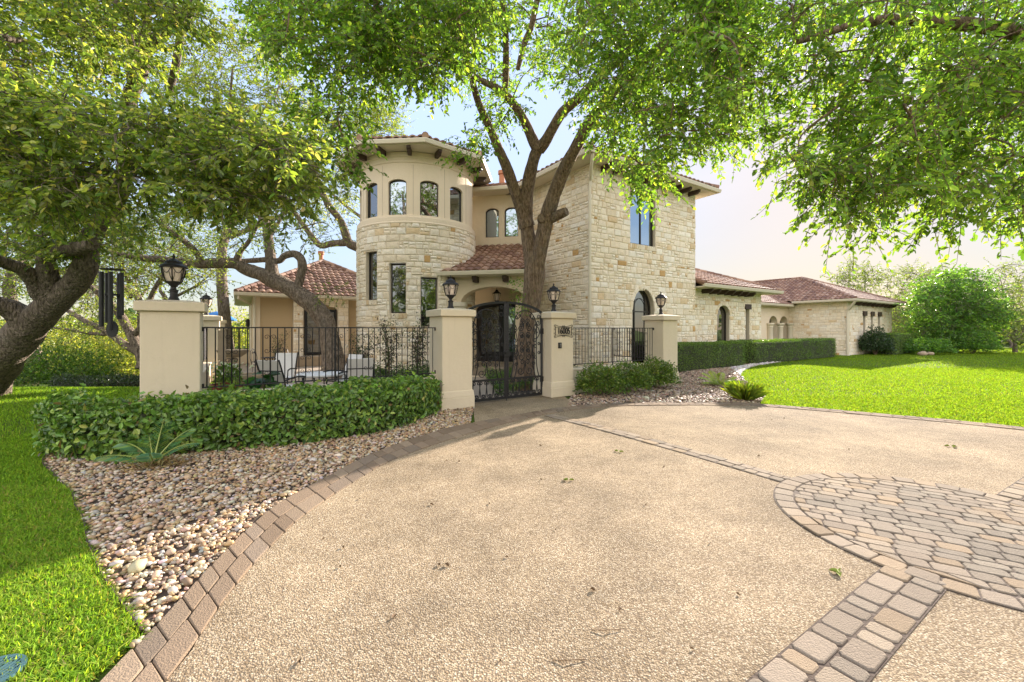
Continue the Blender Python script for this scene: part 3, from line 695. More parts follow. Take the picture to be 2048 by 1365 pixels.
gutter([ab(ea0, 8.3, ZE+.12), ab(ea0, eb0, ZE+.12), ab(ea1, eb0, ZE+.12), ab(ea1, eb1, ZE+.12)])
for u in (.55, 1.1, 1.65, 2.2, 2.75, 3.3, 3.85, 4.4, 4.95, 5.5): corbel(mpF(u, ZE-.03, 0), -B, .5)
downspout([ab(ea0+.12, eb0-.02, ZE-.02), ab(ea0+.15, eb0+.04, ZE-.22), ab(BA0-.05, BB0-.07, ZE-.62), ab(BA0-.06, BB0-.06, ZE-.9), ab(BA0-.06, BB0-.06, .1)])
# lower rear volume that peeks out to the right of the block
mpV = flat(ab(BA1+.02, BB0+3.2), A, -B); stone_wall('front_wall', mpV, 0, .85, 2.8, 6.55, [])
hip_roof(BA1-2, BA1+1.35, BB0+2.7, BB0+8, 6.68, .40); soffit([ab(BA1+.02, BB0+2.7), ab(BA1+1.35, BB0+2.7), ab(BA1+1.35, BB0+8), ab(BA1+.02, BB0+8)], 6.55)
gutter([ab(BA1+.05, BB0+2.7, 6.7), ab(BA1+1.35, BB0+2.7, 6.7), ab(BA1+1.35, BB0+8, 6.7)])
# ---------------- right single storey wing
WB, WE = 2.62, 3.42
mpW = flat(ab(BA1, WB), A, -B)
win_a = (2.62, 1.0, .95, 2.32, .42); win_s = (4.72, .34, .95, 2.62, 0)
stone_wall('front_wall', mpW, 0, 18.4-BA1, 0, WE, [win_a, win_s])
w = window(mpW, win_a, .15, .05, (), (), glass='darkglass'); voussoirs(mpW, win_a, w, .17); sill_stones(mpW, win_a, w)
mb = MB()
for k in range(11): mb.bar(mpW(win_a[0]-.42, 1.1+k*.11, -.21), mpW(win_a[0]+.42, 1.1+k*.11, -.21), .03, .012)
mb.build('blind', simple('blind_slat', (.34, .30, .2), .6), w)
w = window(mpW, win_s, .15, .05, (), (), glass='darkglass'); mb = MB(); mb.prism([mpW(4.72-.26, 2.62, -.1), mpW(4.72+.26, 2.62, -.1), mpW(4.72+.26, 2.86, -.1), mpW(4.72-.26, 2.86, -.1)], -B*.17); mb.build('lintel', M['wood'], w, bevel=.008)
mpWs = flat(ab(18.4, WB), B, A); stone_wall('side_wall', mpWs, 0, 3.1, 0, WE, [])
wa0, wa1, wb0, wb1 = BA1+.02, 19.0, WB-.62, WB+8.2
def wing_roof():
    mb = MB(); h = (wb1-wb0)/2; s = h*sqrt(1+.16); w_ = wa1-wa0; z = WE+.1
    roof_plane(mb, ab(wa0, wb0, z), A, B+UP*.40, [(0, 0), (w_, 0), (w_-h, s), (0, s)])
    roof_plane(mb, ab(wa1, wb0, z), B, -A+UP*.40, [(0, 0), (wb1-wb0, 0), (h, s)])
    roof_plane(mb, ab(wa1, wb1, z), -A, -B+UP*.40, [(0, 0), (w_, 0), (w_, s), (h, s)])
    e = ab(wa1-h, wb0+h, z+h*.4)
    for p, q in ((ab(wa1, wb0, z), e), (ab(wa1, wb1, z), e), (ab(wa0, wb0+h, z+h*.4), e)): hipcap(mb, p+UP*.06, q+UP*.07)
    hipcap(mb, ab(wa0+.1, wb0-.02, z+.04), ab(wa0+.1, wb0+.9, z+.42), .12)
    mb.build('roof', M['tile'], house)
wing_roof()
soffit([ab(wa0, wb0), ab(wa1, wb0), ab(wa1, wb1), ab(wa0, wb1)], WE-.03)
gutter([ab(wa0, wb0, WE+.12), ab(wa1, wb0, WE+.12), ab(wa1, wb1, WE+.12)])
for k in range(7): corbel(mpW(.95+k*.58, WE-.03, 0), -B, .52, .19)
# ---------------- entry recess with arches, then the far wing
PB = 5.72
mpP = flat(ab(18.4, PB), A, -B); ar = [(8.15, 1.35, 0, 2.0, .55), (9.75, 1.15, 0, 2.0, .55)]; ar[0] = (8.05, 1.15, 0, 2.02, .52); ar[1] = (9.52, 1.15, 0, 2.02, .52)
mb = MB(); strip_wall(mb, mpP, 0, 10.3, 0, 3.3, ar, 2.0, .4); mb.build('porch_wall', M['stucco'], house)
for u in (7.38, 8.78, 10.18):
    mb = MB(); mb.lathe([(.24, 0), (.24, .12), (.19, .16), (.18, .9), (.17, 1.75), (.2, 1.8), (.17, 1.84), (.22, 1.95), (.25, 1.98), (.25, 2.06)], mpP(u, 0, .1), 16); mb.build('column', M['trim'], house, smooth=True)
mb = MB(); mb.box(ab(27.0, PB+2.0), 3.8, .1, 3.2, A); mb.build('porch_wall', M['tan_stucco'], house)
mb = MB(); mb.box(ab(27.9, PB+1.92), 1.1, .1, 2.3, A); mb.build('door', M['door'], house, bevel=.01)
FA0, FA1, FB = 28.7, 37.2, 2.42; FE = 3.42
mpX = flat(ab(FA0, FB+9), -B, -A); stone_wall('side_wall', mpX, 0, 9, -.05, FE, [])
mpY = flat(ab(FA0, FB), A, -B); sl = [(2.95+k*1.42, .42, .95, 2.55, 0) for k in range(3)]
stone_wall('front_wall', mpY, 0, FA1-FA0, -.05, FE, sl)
for o in sl:
    w = window(mpY, o, .15, .05); mb = MB(); mb.prism([mpY(o[0]-.3, 2.55, -.1), mpY(o[0]+.3, 2.55, -.1), mpY(o[0]+.3, 2.86, -.1), mpY(o[0]-.3, 2.86, -.1)], -B*.2); mb.build('lintel', M['wood'], w, bevel=.01)
stone_wall('side_wall', flat(ab(FA1, FB), B, A), 0, 9, -.05, FE, [])
hip_roof(FA0-.6, FA1+.6, FB-.6, FB+14, FE+.1, .42)
soffit([ab(FA0-.6, FB-.6), ab(FA1+.6, FB-.6), ab(FA1+.6, FB+12), ab(FA0-.6, FB+12)], FE-.03)
gutter([ab(FA0-.6, PB-.45, FE+.12), ab(FA0-.6, FB-.6, FE+.12), ab(FA1+.6, FB-.6, FE+.12), ab(FA1+.6, FB+12, FE+.12)])
gutter([ab(19.0, PB-.45, 3.32), ab(FA0-.62, PB-.45, 3.32)])
mb = MB(); roof_plane(mb, ab(18.6, PB-.45, 3.3), A, B+UP*.40, [(0, 0), (10.1, 0), (10.1, 4.0), (0, 4.0)]); mb.build('roof', M['tile'], house)
soffit([ab(18.4, PB-.45), ab(28.3, PB-.45), ab(28.3, PB+2), ab(18.4, PB+2)], 3.16)
for k in range(9): corbel(mpY(1.0+k*.82, FE-.03, 0), -B, .5, .2)
downspout([ab(FA0-.58, FB-.62, FE), ab(FA0-.5, FB-.5, FE-.2), ab(FA0-.08, FB-.1, FE-.55), ab(FA0-.06, FB-.07, FE-.8), ab(FA0-.06, FB-.07, -.05)], w=.13)
# ---------------- round tower
TC = Vector((-3.64, 16.1, 0)); TR = 2.2; TRU = 2.1; TE = 7.64
def cyl(R): return lambda u, z, d=0: TC+Vector((cos(u/R), sin(u/R), 0))*(R+d)+UP*z
def th_px(px, R):
    k = (px-CX)/F; a_, b_, c_ = 1+k*k, -2*(k*TC.x+TC.y), TC.x**2+TC.y**2-R*R; y = (-b_-sqrt(max(0, b_*b_-4*a_*c_)))/(2*a_); return atan2(y-TC.y, k*y-TC.x)
def cyl_local(R, uc):
    a = uc/R; n = Vector((cos(a), sin(a), 0)); t = Vector((-sin(a), cos(a), 0)); P = TC+n*R; return lambda u, z, d=0: P+t*(u-uc)+UP*z+n*d
U0, U1 = radians(-215)*TR, radians(25)*TR; ZL = 5.22
lows = []
for px, z0, z1, w_ in ((742, 2.66, 4.32, .56), (795, 2.2, 3.87, .56), (859, 1.75, 3.42, .58)): lows.append((th_px(px, TR)*TR, w_, z0, z1, 0))
tw = stone_wall('tower_wall', cyl(TR), U0, U1, 0, ZL, lows, step=.16)
for o in lows:
    m_ = cyl_local(TR, o[0]); w = window(m_, o, .13, .045, glass='darkglass'); sill_stones(m_, o, w)
ups = []; aa = [th_px(p, TRU) for p in (742, 795, 859, 914)]; st = (aa[3]-aa[0])/3
for k in range(-1, 4): ups.append(((aa[0]+st*k)*TRU, .64, 5.48, 6.59, .12))
UU0, UU1 = radians(-215)*TRU, radians(35)*TRU
mb = MB(); strip_wall(mb, cyl(TRU), UU0, UU1, ZL, TE, ups, .16, .14); mb.build('tower_wall', M['stucco'], house, smooth=True)
for i, o in enumerate(ups): window(cyl_local(TRU, o[0]), o, .09, .04, glass='glass' if i in (2, 4) else 'darkglass')
mb = MB(); mb.lathe([(2.06, ZL-.03), (2.225, ZL-.02), (2.235, ZL+.02), (2.205, ZL+.05), (2.20, ZL+.2), (2.15, ZL+.22), (2.145, ZL+.28), (2.08, ZL+.30)], TC, 80); mb.build('moulding', M['stucco'], house, smooth=True)
mb = MB(); mb.lathe([(2.08, 7.26), (2.125, 7.27), (2.13, 7.31), (2.11, 7.33), (2.115, 7.44), (2.15, 7.47), (2.155, 7.60), (2.08, 7.60)], TC, 80); mb.build('moulding', M['stucco'], house, smooth=True)
mb = MB()
for k in range(-1, 4):
    a = aa[0]+st*(k+.5)
    p = lambda z: TC+Vector((cos(a), sin(a), 0))*(TRU+.0015)+UP*z
    mb.bar(p(5.52), p(7.2), .012, .005)
mb.build('control_joint', simple('joint_shadow', (.45, .38, .28), .9), house)
AP = 2.62; CRD = AP/cos(radians(22.5)); oc = [TC+Vector((cos(radians(-95+22.5+45*k)), sin(radians(-95+22.5+45*k)), 0))*CRD for k in range(8)]
soffit(oc, TE-.02, .05); gutter([p+UP*(TE+.14) for p in oc], closed=True)
mb = MB(); PT = .36; apex = TC+UP*(TE+.12+AP*PT)
for k in range(8):
    p, q = oc[k], oc[(k+1) % 8]; U = (q-p).normalized(); V = (-(U.cross(UP))); wd = (q-p).length; roof_plane(mb, p+UP*(TE+.175), U, V+UP*PT, [(0, 0), (wd, 0), (wd/2, AP*sqrt(1+PT*PT))])
    hipcap(mb, p+UP*(TE+.25), apex+UP*.11)
mb.build('roof', M['tile'], house)
for k in range(14):
    a = radians(-95+11.25+22.5*(k-7)); n = Vector((cos(a), sin(a), 0)); corbel(TC+n*2.22+UP*(TE-.02), n, .42, .17, .12)
# ---------------- diagonal connecting wall with entry porch
DV = Vector((cos(radians(-11.6)), sin(radians(-11.6)), 0)); DN = Vector((DV.y, -DV.x, 0)); DP = Vector((.31, 17.19, 0))
mpD = flat(DP, DV, DN)
def u_px(px, P, D):
    k = (px-CX)/F; return (k*P.y-P.x)/(D.x-k*D.y)
ux = [u_px(984, DP, DV), u_px(1022.5, DP, DV)]; cw = [(u, .58, 5.5, 6.55, .17) for u in ux]
ud0, ud1 = u_px(952, DP, DV), u_px(1052, DP, DV); dr = ((ud0+ud1)/2, ud1-ud0, .3, 2.45, .38)
mb = MB(); strip_wall(mb, mpD, -3.2, .75, 0, ZE, cw+[dr], 5, .14); mb.build('entry_wall', M['stucco'], house)
for o in cw: window(mpD, o, .09, .04)
w = window(mpD, dr, .1, .22, (), (), glass='glass', name='door', mat='door'); mb = MB(); mb.prism([mpD(dr[0]-.1, .3, -.08), mpD(dr[0]+.1, .3, -.08), mpD(dr[0]+.1, 2.8, -.08), mpD(dr[0]-.1, 2.8, -.08)], -DN*.05); mb.prism([mpD(dr[0]-dr[1]/2+.1, .3, -.09), mpD(dr[0]+dr[1]/2-.1, .3, -.09), mpD(dr[0]+dr[1]/2-.1, .72, -.09), mpD(dr[0]-dr[1]/2+.1, .72, -.09)], -DN*.04); mb.build('stile', M['door'], w)
# eave of the connecting wall and its roof
e0, e1 = DP+DN*.6-DV*2.6, DP+DN*.6+DV*.15
gutter([e0+UP*(ZE+.12), e1+UP*(ZE+.12)])
soffit([e0, e1+DV*.4, e1-DN*2, e0-DN*2], ZE-.03)
mb = MB(); roof_plane(mb, e0+UP*(ZE+.10)+DN*.0, DV, -DN+UP*.38, [(0, 0), (2.9, 0), (4.4, 3.2), (0, 3.2)]); mb.build('roof', M['tile'], house)
mb = MB(); cp = at(1004, 400, 21); mb.tube([Vector((cp.x, cp.y, 7.4)), Vector((cp.x, cp.y, 9.55))], .15, 12); mb.tube([Vector((cp.x, cp.y, 9.45)), Vector((cp.x, cp.y, 9.62))], .2, 12); mb.build('chimney', M['vent'], house)
# porch
PD = DP+DN*2.95; mpQ = flat(PD, DV, DN); pu0, pu1 = -3.2, .62; PZ = 3.5
pa = (u_px(987, PD, DV), 2*(u_px(987, PD, DV)-u_px(922, PD, DV)), 0, 2.62, .52)
mb = MB(); strip_wall(mb, mpQ, pu0, pu1, 0, PZ-.02, [pa], 5, .45); ps = flat(mpQ(pu1, 0, 0), -DN, DV); strip_wall(mb, ps, 0, 2.4, 0, PZ-.02, [(1.2, 1.5, 0, 2.3, .6)], 5, .3); mb.build('porch_wall', M['stucco'], house)
for s in (-1,):
    mb = MB(); c_ = mpQ(pa[0]+s*(pa[1]/2+.12), 0, -.2); mb.lathe([(.30, 0), (.30, .14), (.25, .2), (.24, 2.15), (.28, 2.18), (.28, 2.28), (.31, 2.32), (.31, 2.42), (.35, 2.46), (.35, 2.60), (0, 2.6)], c_+DN*.22, 20); mb.build('column', M['trim'], house, smooth=True)
q0, q1 = mpQ(-2.35, 0, .5), mpQ(1.0, 0, .5)
gutter([q0+UP*(PZ+.12), q1+UP*(PZ+.12), q1-DN*3.2+UP*(PZ+.12)])
soffit([q0-DV*.3, q1, q1-DN*3.4, q0-DV*.3-DN*3.4], PZ-.03)
mb = MB(); rw = 3.35; rl = 3.45; roof_plane(mb, q0+UP*(PZ+.10), DV, -DN+UP*.45, [(0, 0), (rw, 0), (rw-.6, rl*1.09), (.3, rl*1.09)]); roof_plane(mb, q1+UP*(PZ+.10), -DN, -DV+UP*1.2, [(0, 0), (3.4, 0), (3.4, .9)])
hipcap(mb, q0+UP*(PZ+.16), q0+DV*.3-DN*3.4+UP*(PZ+.16+1.55)); hipcap(mb, q1+UP*(PZ+.16), q1-DV*.6-DN*3.4+UP*(PZ+.16+1.5)); mb.build('roof', M['tile'], house)
for u in (-1.82, -.95, .1): corbel(mpQ(u, PZ-.03, 0), DN, .38, .2, .15)
mb = MB(); mb.prism([mpD(-3, 0, 0), mpD(.7, 0, 0), mpD(.7, 0, 2.2), mpD(-3, 0, 2.2)], UP*.29); mb.build('doorstep', M['patio'], house, bevel=.01)
# camera on the wall
# ---------------- left single storey wing
LA0, LB_, LE = -2.9, 13.84, 3.12
mpH = flat(ab(LA0, LB_), A, -B)
mb = MB(); strip_wall(mb, mpH, 0, 8, 0, LE, [], 8); mb.build('front_wall', M['tan_stucco'], house)
mpHs = flat(ab(LA0, LB_+7.4), -B, -A); mb = MB(); strip_wall(mb, mpHs, 0, 7.4, 0, LE, [(5.6, .5, .9, 2.3, 0)], 8); mb.build('side_wall', M['stucco'], house)
window(mpHs, (5.6, .5, .9, 2.3, 0), .08, .05, glass='darkglass')
PH0 = ab(LA0, LB_); hu = lambda px: u_px(px, PH0, A)
s0, s1 = hu(587), hu(697); dl = (hu(641), hu(672)-hu(610), .45, 2.62, 0)
mpS = flat(ab(LA0, LB_-.28), A, -B); shift = lambda px: u_px(px, ab(LA0, LB_-.28), A)
s0, s1 = shift(587), shift(697); od = ((shift(607)+shift(676))/2, shift(676)-shift(607), .42, 2.5, .34)
stone_wall('door_surround', mpS, s0, s1, 0, LE, [od])
mb = MB(); 
for s in (s0, s1): mb.quad(mpS(s, 0, 0), mpS(s, LE, 0), mpS(s, LE, -.28), mpS(s, 0, -.28))
mb.build('door_return', M['mortar'], house)
window(flat(ab(LA0, LB_-.13), A, -B), (hu(641), hu(672)-hu(608), .45, 2.6, 0), .03, .12, (hu(641),), (), glass='darkglass', name='door', mat='door')
mb = MB(); mb.box(mpH(od[0], 0, .7), 3.0, .9, .42, A); mb.build('doorstep', M['rock'], house, bevel=.02)
mb = MB(); mb.box(mpH(.0, 0, .0)+A*.12, .3, .1, LE, A); mb.build('pilaster', M['stucco'], house)
la0, la1, lb0, lb1 = LA0-.6, 4.5, LB_-.65, LB_+9
hip_roof(la0, la1, lb0, lb1, LE+.1, .54)
soffit([ab(la0, lb0), ab(la1, lb0), ab(la1, lb1), ab(la0, lb1)], LE-.03)
gutter([ab(la0, lb1, LE+.12), ab(la0, lb0, LE+.12), ab(la1, lb0, LE+.12)])
hh = lambda t: None
mb = MB(); vp = ab(.5, LB_+4.0, 0); mb.tube([vp+UP*4.9, vp+UP*5.95], .12, 10); mb.tube([vp+UP*5.9, vp+UP*6.08], .17, 10); mb.build('vent_pipe', M['vent'], house)
downspout([ab(la0+.05, lb0-.02, LE), ab(la0+.05, lb0, LE-.14), ab(LA0-.06, LB_+.4, LE-.35), ab(LA0-.06, LB_+.45, LE-.6), ab(LA0-.06, LB_+.45, .0)], w=.075)
downspout([ab(LA0+.05, lb0+.02, LE), ab(LA0+.05, LB_-.3, LE-.1), ab(LA0+.06, LB_-.07, LE-.3), ab(LA0+.06, LB_-.07, 0)], w=.09)
# wall lamp on the side of the left wing
wl = empty('wall_lantern', ab(LA0-.08, LB_+1.6, 2.0), 'small dark lantern on the side wall of the left wing', 'wall lamp')
mb = MB(); c_ = ab(LA0-.16, LB_+1.6, 0); mb.lathe([(.0, 1.75), (.07, 1.78), (.09, 2.02), (.12, 2.04), (.03, 2.15), (0, 2.16)], c_, 8); mb.bar(ab(LA0, LB_+1.6, 1.95), c_+UP*1.95, .05, .16); mb.build('housing', M['bronze'], wl)
# security camera and hanging porch lantern
sc_ = empty('security_camera', mpD(.42, 6.05, .0), 'small dark security camera on the wall beside the arched upper windows', 'camera')
mb = MB(); q = mpD(.40, 6.28, .04); mb.bar(q, q+DN*.22, .05); mb.build('bracket', M['camera'], sc_)
mb = MB(); mb.tube([q+DN*.18+DV*.10+UP*.03, q+DN*.30-DV*.28-UP*.07], .055, 10); mb.build('camera_body', M['camera'], sc_, smooth=True)
# =================================================================== PILLARS, WALLS, FENCES
AR = TH
def pillar(a, b, label, w=.70, cap=.82, H=2.1):
    loc = ab(a, b); t = empty('pillar', loc, label, 'pillar', 'cream stucco pillars of the courtyard wall')
    mb = MB(); mb.box(loc, w, w, H-.16, A); mb.build('shaft', M['pillar'], t, bevel=.018)
    mb = MB(); mb.box(loc+UP*.0, w+.075, w+.075, .24, A); mb.box(loc+UP*.236, w+.07, w+.07, .14, A, top=(w+.035)/(w+.07)); mb.build('plinth', M['pillar'], t, bevel=.015)
    mb = MB(); mb.box(loc+UP*(H-.16), cap, cap, .14, A); mb.box(loc+UP*(H-.021), cap-.02, cap-.02, .035, A, top=.55); mb.build('cap', M['pillar'], t, bevel=.014)
    return t
HW = .35
p1 = pillar(-4.66+HW, HW, 'large cream stucco pillar nearest the camera, behind the left hedge')
p2 = pillar(HW+.03, HW, 'cream stucco gate pillar to the left of the iron gate')
p3 = pillar(2.90+HW, HW, 'cream stucco gate pillar carrying the house number plaque')
p4 = pillar(7.18+HW, HW, 'cream stucco pillar at the end of the right fence, by the arched window')
p5 = pillar(-4.66+HW, 8.6, 'cream pillar with a lantern seen just behind the large left pillar')
p6 = pillar(-4.66+HW, 16.0, 'farthest cream pillar along the left side of the courtyard')
def low_wall(p, q, label, h=.64, w=.26):
    p, q = Vector(p), Vector(q); d = (q-p).normalized(); m = (p+q)/2; o = empty('low_wall', m, label, 'wall')
    mb = MB(); mb.box(m, (q-p).length, w, h-.05, d); mb.build('wall', M['pillar'], o)
    mb = MB(); mb.box(m+UP*(h-.05), (q-p).length-.002, w+.05, .05, d); mb.build('coping', M['pillar'], o, bevel=.012)
low_wall(ab(-4.66+.70, HW), ab(.03, HW), 'low cream stucco wall under the left fence, behind the hedge')
low_wall(ab(3.60, HW), ab(7.18, HW), 'low cream stucco wall under the right fence, behind the shrubs')
low_wall(ab(-4.66+HW, HW+.35), ab(-4.66+HW, 8.25), 'low stucco wall along the left side of the courtyard, nearer half')
low_wall(ab(-4.66+HW, 8.95), ab(-4.66+HW, 15.65), 'low stucco wall along the left side of the courtyard, farther half')
low_wall(ab(-4.66+.7, 16.0), ab(-2.9, 16.0), 'short low stucco wall beside the corner of the left wing')
def spiral(c, r0, r1, a0, turns, X, n=16):
    return [c+X*((r0+(r1-r0)*i/n)*cos(a0+turns*2*pi*i/n))+UP*((r0+(r1-r0)*i/n)*sin(a0+turns*2*pi*i/n)) for i in range(n+1)]
def cscroll(p, h, r, X, s=1, rr=None):
    """C scroll standing on its straight back: p = lower end of the back, curls to side s"""
    rr = rr or r; X = X*s; p = Vector(p)
    low = spiral(p+X*rr+UP*rr, rr, rr*.28, pi, 1.15, X)      # runs pi -> 3pi/2 ...
    top = spiral(p+X*r+UP*(h-r), r, r*.28, pi, -1.15, X)
    return low[::-1]+top
def fence(p, q, label, z0=.74, z1=1.70, orn=5, start=3, sp=.11):
    p, q = Vector(p), Vector(q); X = (q-p).normalized(); L = (q-p).length; o = empty('iron_fence', (p+q)/2, label, 'fence')
    for z, w, h in ((z0, .022, .022), (z1, .035, .022)):
        mb = MB(); mb.bar(p+UP*z, q+UP*z, w, h); mb.build('rail', M['iron'], o)
    n = int(L/sp); mb = MB(); xs = [L*(i+.5)/n for i in range(n)]
    for x in xs: mb.bar(p+X*x+UP*z0, p+X*x+UP*z1, .013)
    mb.build('picket_row', M['iron'], o)
    for i in range(start, n-1, orn):
        mb = MB()
        for s in (-1, 1):
            for zz, hh, r in ((z0+.52, .32, .043), (z0+.14, .32, .043)): mb.tube(cscroll(p+X*(xs[i]+s*.008)+UP*zz, hh, r, X, s), .0045, 4, cap=False)
        mb.build('scroll_ornament', M['iron'], o)
    for x in (L*.5,):
        mb = MB(); mb.bar(p+X*(x+sp/2*.0)+UP*.6, p+X*x+UP*z1, .026); mb.build('post', M['iron'], o)
    for e, s in ((p, 1), (q, -1)):
        mb = MB(); mb.bar(e+UP*(z1-.06), e+UP*(z1+.01), .03); mb.bar(e+UP*(z0-.01), e+UP*(z0+.06), .03); mb.build('bracket', M['iron'], o)
    return o
fence(ab(-4.66+.71, HW), ab(.02, HW), 'black wrought iron fence with scrolls between large left pillar and gate pillar')
fence(ab(3.61, HW), ab(7.17, HW), 'black wrought iron fence with scrolls in front of the arched window')
fence(ab(7.18+HW, HW+.36), ab(7.18+HW, 2.28), 'short iron fence section returning from the end pillar to the house', sp=.10)
fence(ab(-4.66+HW, HW+.36), ab(-4.66+HW, 8.24), 'iron fence along the left side of the courtyard, nearer half', sp=.13)
fence(ab(-4.66+HW, 8.96), ab(-4.66+HW, 15.64), 'iron fence along the left side of the courtyard, farther half', sp=.14)
fence(ab(-4.66+.71, 16.0), ab(-2.92, 16.0), 'short iron fence at the back by the corner of the left wing', sp=.14, start=2)
# ---- gate: two leaves
GA0, GA1, GBb = .735, 2.90, HW
gm = (GA0+GA1)/2
def gate_top(a): return 1.93+.37*sqrt(max(0, 1-((a-gm)/((GA1-GA0)/2+.04))**2))
def gate(a0, a1, label, latch):
    P = lambda a, z, d=0: ab(a, GBb+d, z)
    o = empty('gate_leaf', ab((a0+a1)/2, GBb), label, 'gate'); mb = MB(); w = .055
    e = .03
    lo = [(a0+e, .05)]; top = [(a0+e+(a1-a0-2*e)*i/14, gate_top(a0+e+(a1-a0-2*e)*i/14)) for i in range(15)]
    mb.bar(P(a0+e, .04), P(a0+e, gate_top(a0+e)), w, .04); mb.bar(P(a1-e, .04), P(a1-e, gate_top(a1-e)), w, .04)
    for (u, z), (u2, z2) in zip(top[:-1], top[1:]): mb.bar(P(u, z), P(u2+.002, z2), .04, w)
    mb.bar(P(a0, .06), P(a1, .06), .042, .06); mb.bar(P(a0+e, .50), P(a1-e, .50), .038, .045); mb.build('gate_frame', M['iron'], o)
    s = MB(); X = A; m = (a0+a1)/2; hw = (a1-a0)/2-.05; r_ = .013
    def cs(a, z, h, r, sd, lean=0, rr=None):
        pts = cscroll(P(a, z), h, r, X, sd, rr); 
        if lean:
            c = P(a, z+h/2); pts = [c+X*((p-c).dot(X)*cos(lean)-(p-c).z*sin(lean))+UP*((p-c).dot(X)*sin(lean)+(p-c).z*cos(lean)) for p in pts]
        s.tube(pts, r_*.85, 5, cap=False)
    # bottom panel: rows of tilted scrolls
    n = 5
    for i in range(n):
        u = a0+.09+(a1-a0-.18)*(i+.5)/n
        for sd in (-1, 1): cs(u+sd*.006, .085, .385, .042, sd, sd*.10, .052)
    # main panel: waisted outer bars
    for sd in (-1, 1):
        k = hw*.88; pl = [(k*.98, .52), (k*.86, .70), (k*.80, .9), (k*.80, 1.35), (k*.80, 1.42), (k*.98, 1.52), (k*1.02, 1.62), (k*.9, 1.72), (k*.78, 1.68), (k*.8, 1.58), (k*.9, 1.6)]
        s.tube([P(m+sd*x, z) for x, z in catmull(pl, 4)], r_, 5, cap=False)
        pl = [(k*.72, .52), (k*.58, .75), (k*.55, .95), (k*.55, 1.3)]; s.tube([P(m+sd*x, z) for x, z in catmull(pl, 4)], r_, 5, cap=False)
        # inner arch
        pl = [(k*.8, 1.35), (k*.8, 1.75), (k*.62, 1.98), (k*.3, min(2.1, gate_top(m+sd*k*.3)-.05)), (0, min(2.12, gate_top(m)-.06))]; s.tube([P(m+sd*x, z) for x, z in catmull(pl, 4)], r_, 5, cap=False)
        for z, h, r, x, lean, rr in ((.55, .38, .07, .02, sd*.12, .10), (.92, .34, .06, .03, 0, .085), (1.02, .30, .055, .22, -sd*.3, .06), (1.26, .34, .08, .03, sd*.1, .06), (1.36, .28, .05, .25, -sd*.2, .06), (1.60, .32, .065, .04, sd*.25, .075), (1.62, .22, .045, .27, -sd*.5, .05), (.8, .24, .05, .24, -sd*.35, .05), (1.86, .17, .035, .18, sd*.9, .04)):
            if z+h < gate_top(m+sd*x)-.03: cs(m+sd*x, z, h, r, sd, lean, rr)
        for z in (1.15, 1.5, 1.78): s.tube(spiral(P(m+sd*.10, z), .055, .012, pi/2, 1.4*sd, X), r_, 5, cap=False)
        aa_ = m+sd*(hw-.02)
    # corner scrolls below the arch
    for a_, sd in ((a0+.07, 1), (a1-.07, -1)):
        g = gate_top(a_); cs(a_, g-.34, .27, .055, sd, 0, .07)
        cs(a_, 1.05, .3, .045, sd, 0, .045)
    s.build('scrollwork', M['iron'], o)
    if latch:
        mb = MB(); mb.box(ab(a1-.01, GBb-.03, 1.02), .16, .05, .14, A); mb.tube([ab(a1-.05, GBb-.10, 1.12), ab(a1-.05, GBb-.03, 1.12)], .025, 10); mb.build('latch', M['iron'], o, bevel=.008)
        mb = MB(); mb.bar(ab(a1-.02, GBb-.04, -.01), ab(a1-.02, GBb-.04, .5), .018); mb.build('drop_rod', M['iron'], o)
    else:
        for z in (.42, 1.62):
            mb = MB(); mb.box(ab(a1+.005, GBb, z-.07), .13, .06, .14, A); mb.build('hinge', M['iron'], o, bevel=.006)
    return o
gate(GA0+.01, gm-.004, 'left leaf of the arched black scrollwork gate, with latch and drop rod', True)
gate(gm+.004, GA1-.01, 'right leaf of the arched black scrollwork gate, hinged to the number pillar', False)
# ---- lanterns on the pillars
def lantern():
    t = empty('pillar_lantern', (0, 0, 0), '', 'lantern', 'black lanterns standing on the pillars')
    mb = MB(); mb.lathe([(0, 0), (.115, 0), (.115, .018), (.075, .03), (.060, .07), (.050, .085), (.050, .16), (.060, .17), (.060, .185), (.035, .20), (.030, .225), (.05, .25), (.085, .29), (.105, .315), (.0, .318)], (0, 0, 0), 20); mb.build('base', M['bronze'], t, smooth=True)
    mb = MB(); mb.lathe([(.085, .312), (.118, .38), (.138, .46), (.146, .525), (.14, .53), (0, .53)], (0, 0, 0), 20); mb.build('glass', M['lampglass'], t, smooth=True)
    mb = MB()
    for k in range(6):
        a = 2*pi*k/6
        def P(z, r, da=0): return Vector((r*cos(a+da), r*sin(a+da), z))
        mb.tube([P(.30, .100), P(.38, .128), P(.46, .147), P(.53, .155)], .009, 5)
        for s in (-1, 1): mb.tube([P(.53, .154, s*.05), P(.50, .152, s*.16), P(.455, .148, s*.32), P(.44, .147, s*.5236)], .005, 4, cap=False); mb.tube([P(.33, .112, s*.05), P(.40, .136, s*.20), P(.455, .148, s*.22)], .004, 4, cap=False)
    mb.build('cage', M['bronze'], t, smooth=True)
    mb = MB(); mb.lathe([(.0, .525), (.150, .525), (.182, .528), (.180, .545), (.155, .572), (.115, .590), (.108, .612), (.112, .618), (.10, .632), (.052, .652), (.032, .672), (.0, .674)], (0, 0, 0), 24); mb.build('roof', M['bronze'], t, smooth=True)
    mb = MB(); mb.lathe([(.0, .668), (.022, .67), (.012, .685), (.022, .70), (.022, .712), (.010, .73), (.003, .755), (0, .757)], (0, 0, 0), 12); mb.build('finial', M['bronze'], t, smooth=True)
    return t
l0 = lantern(); zc = 2.115
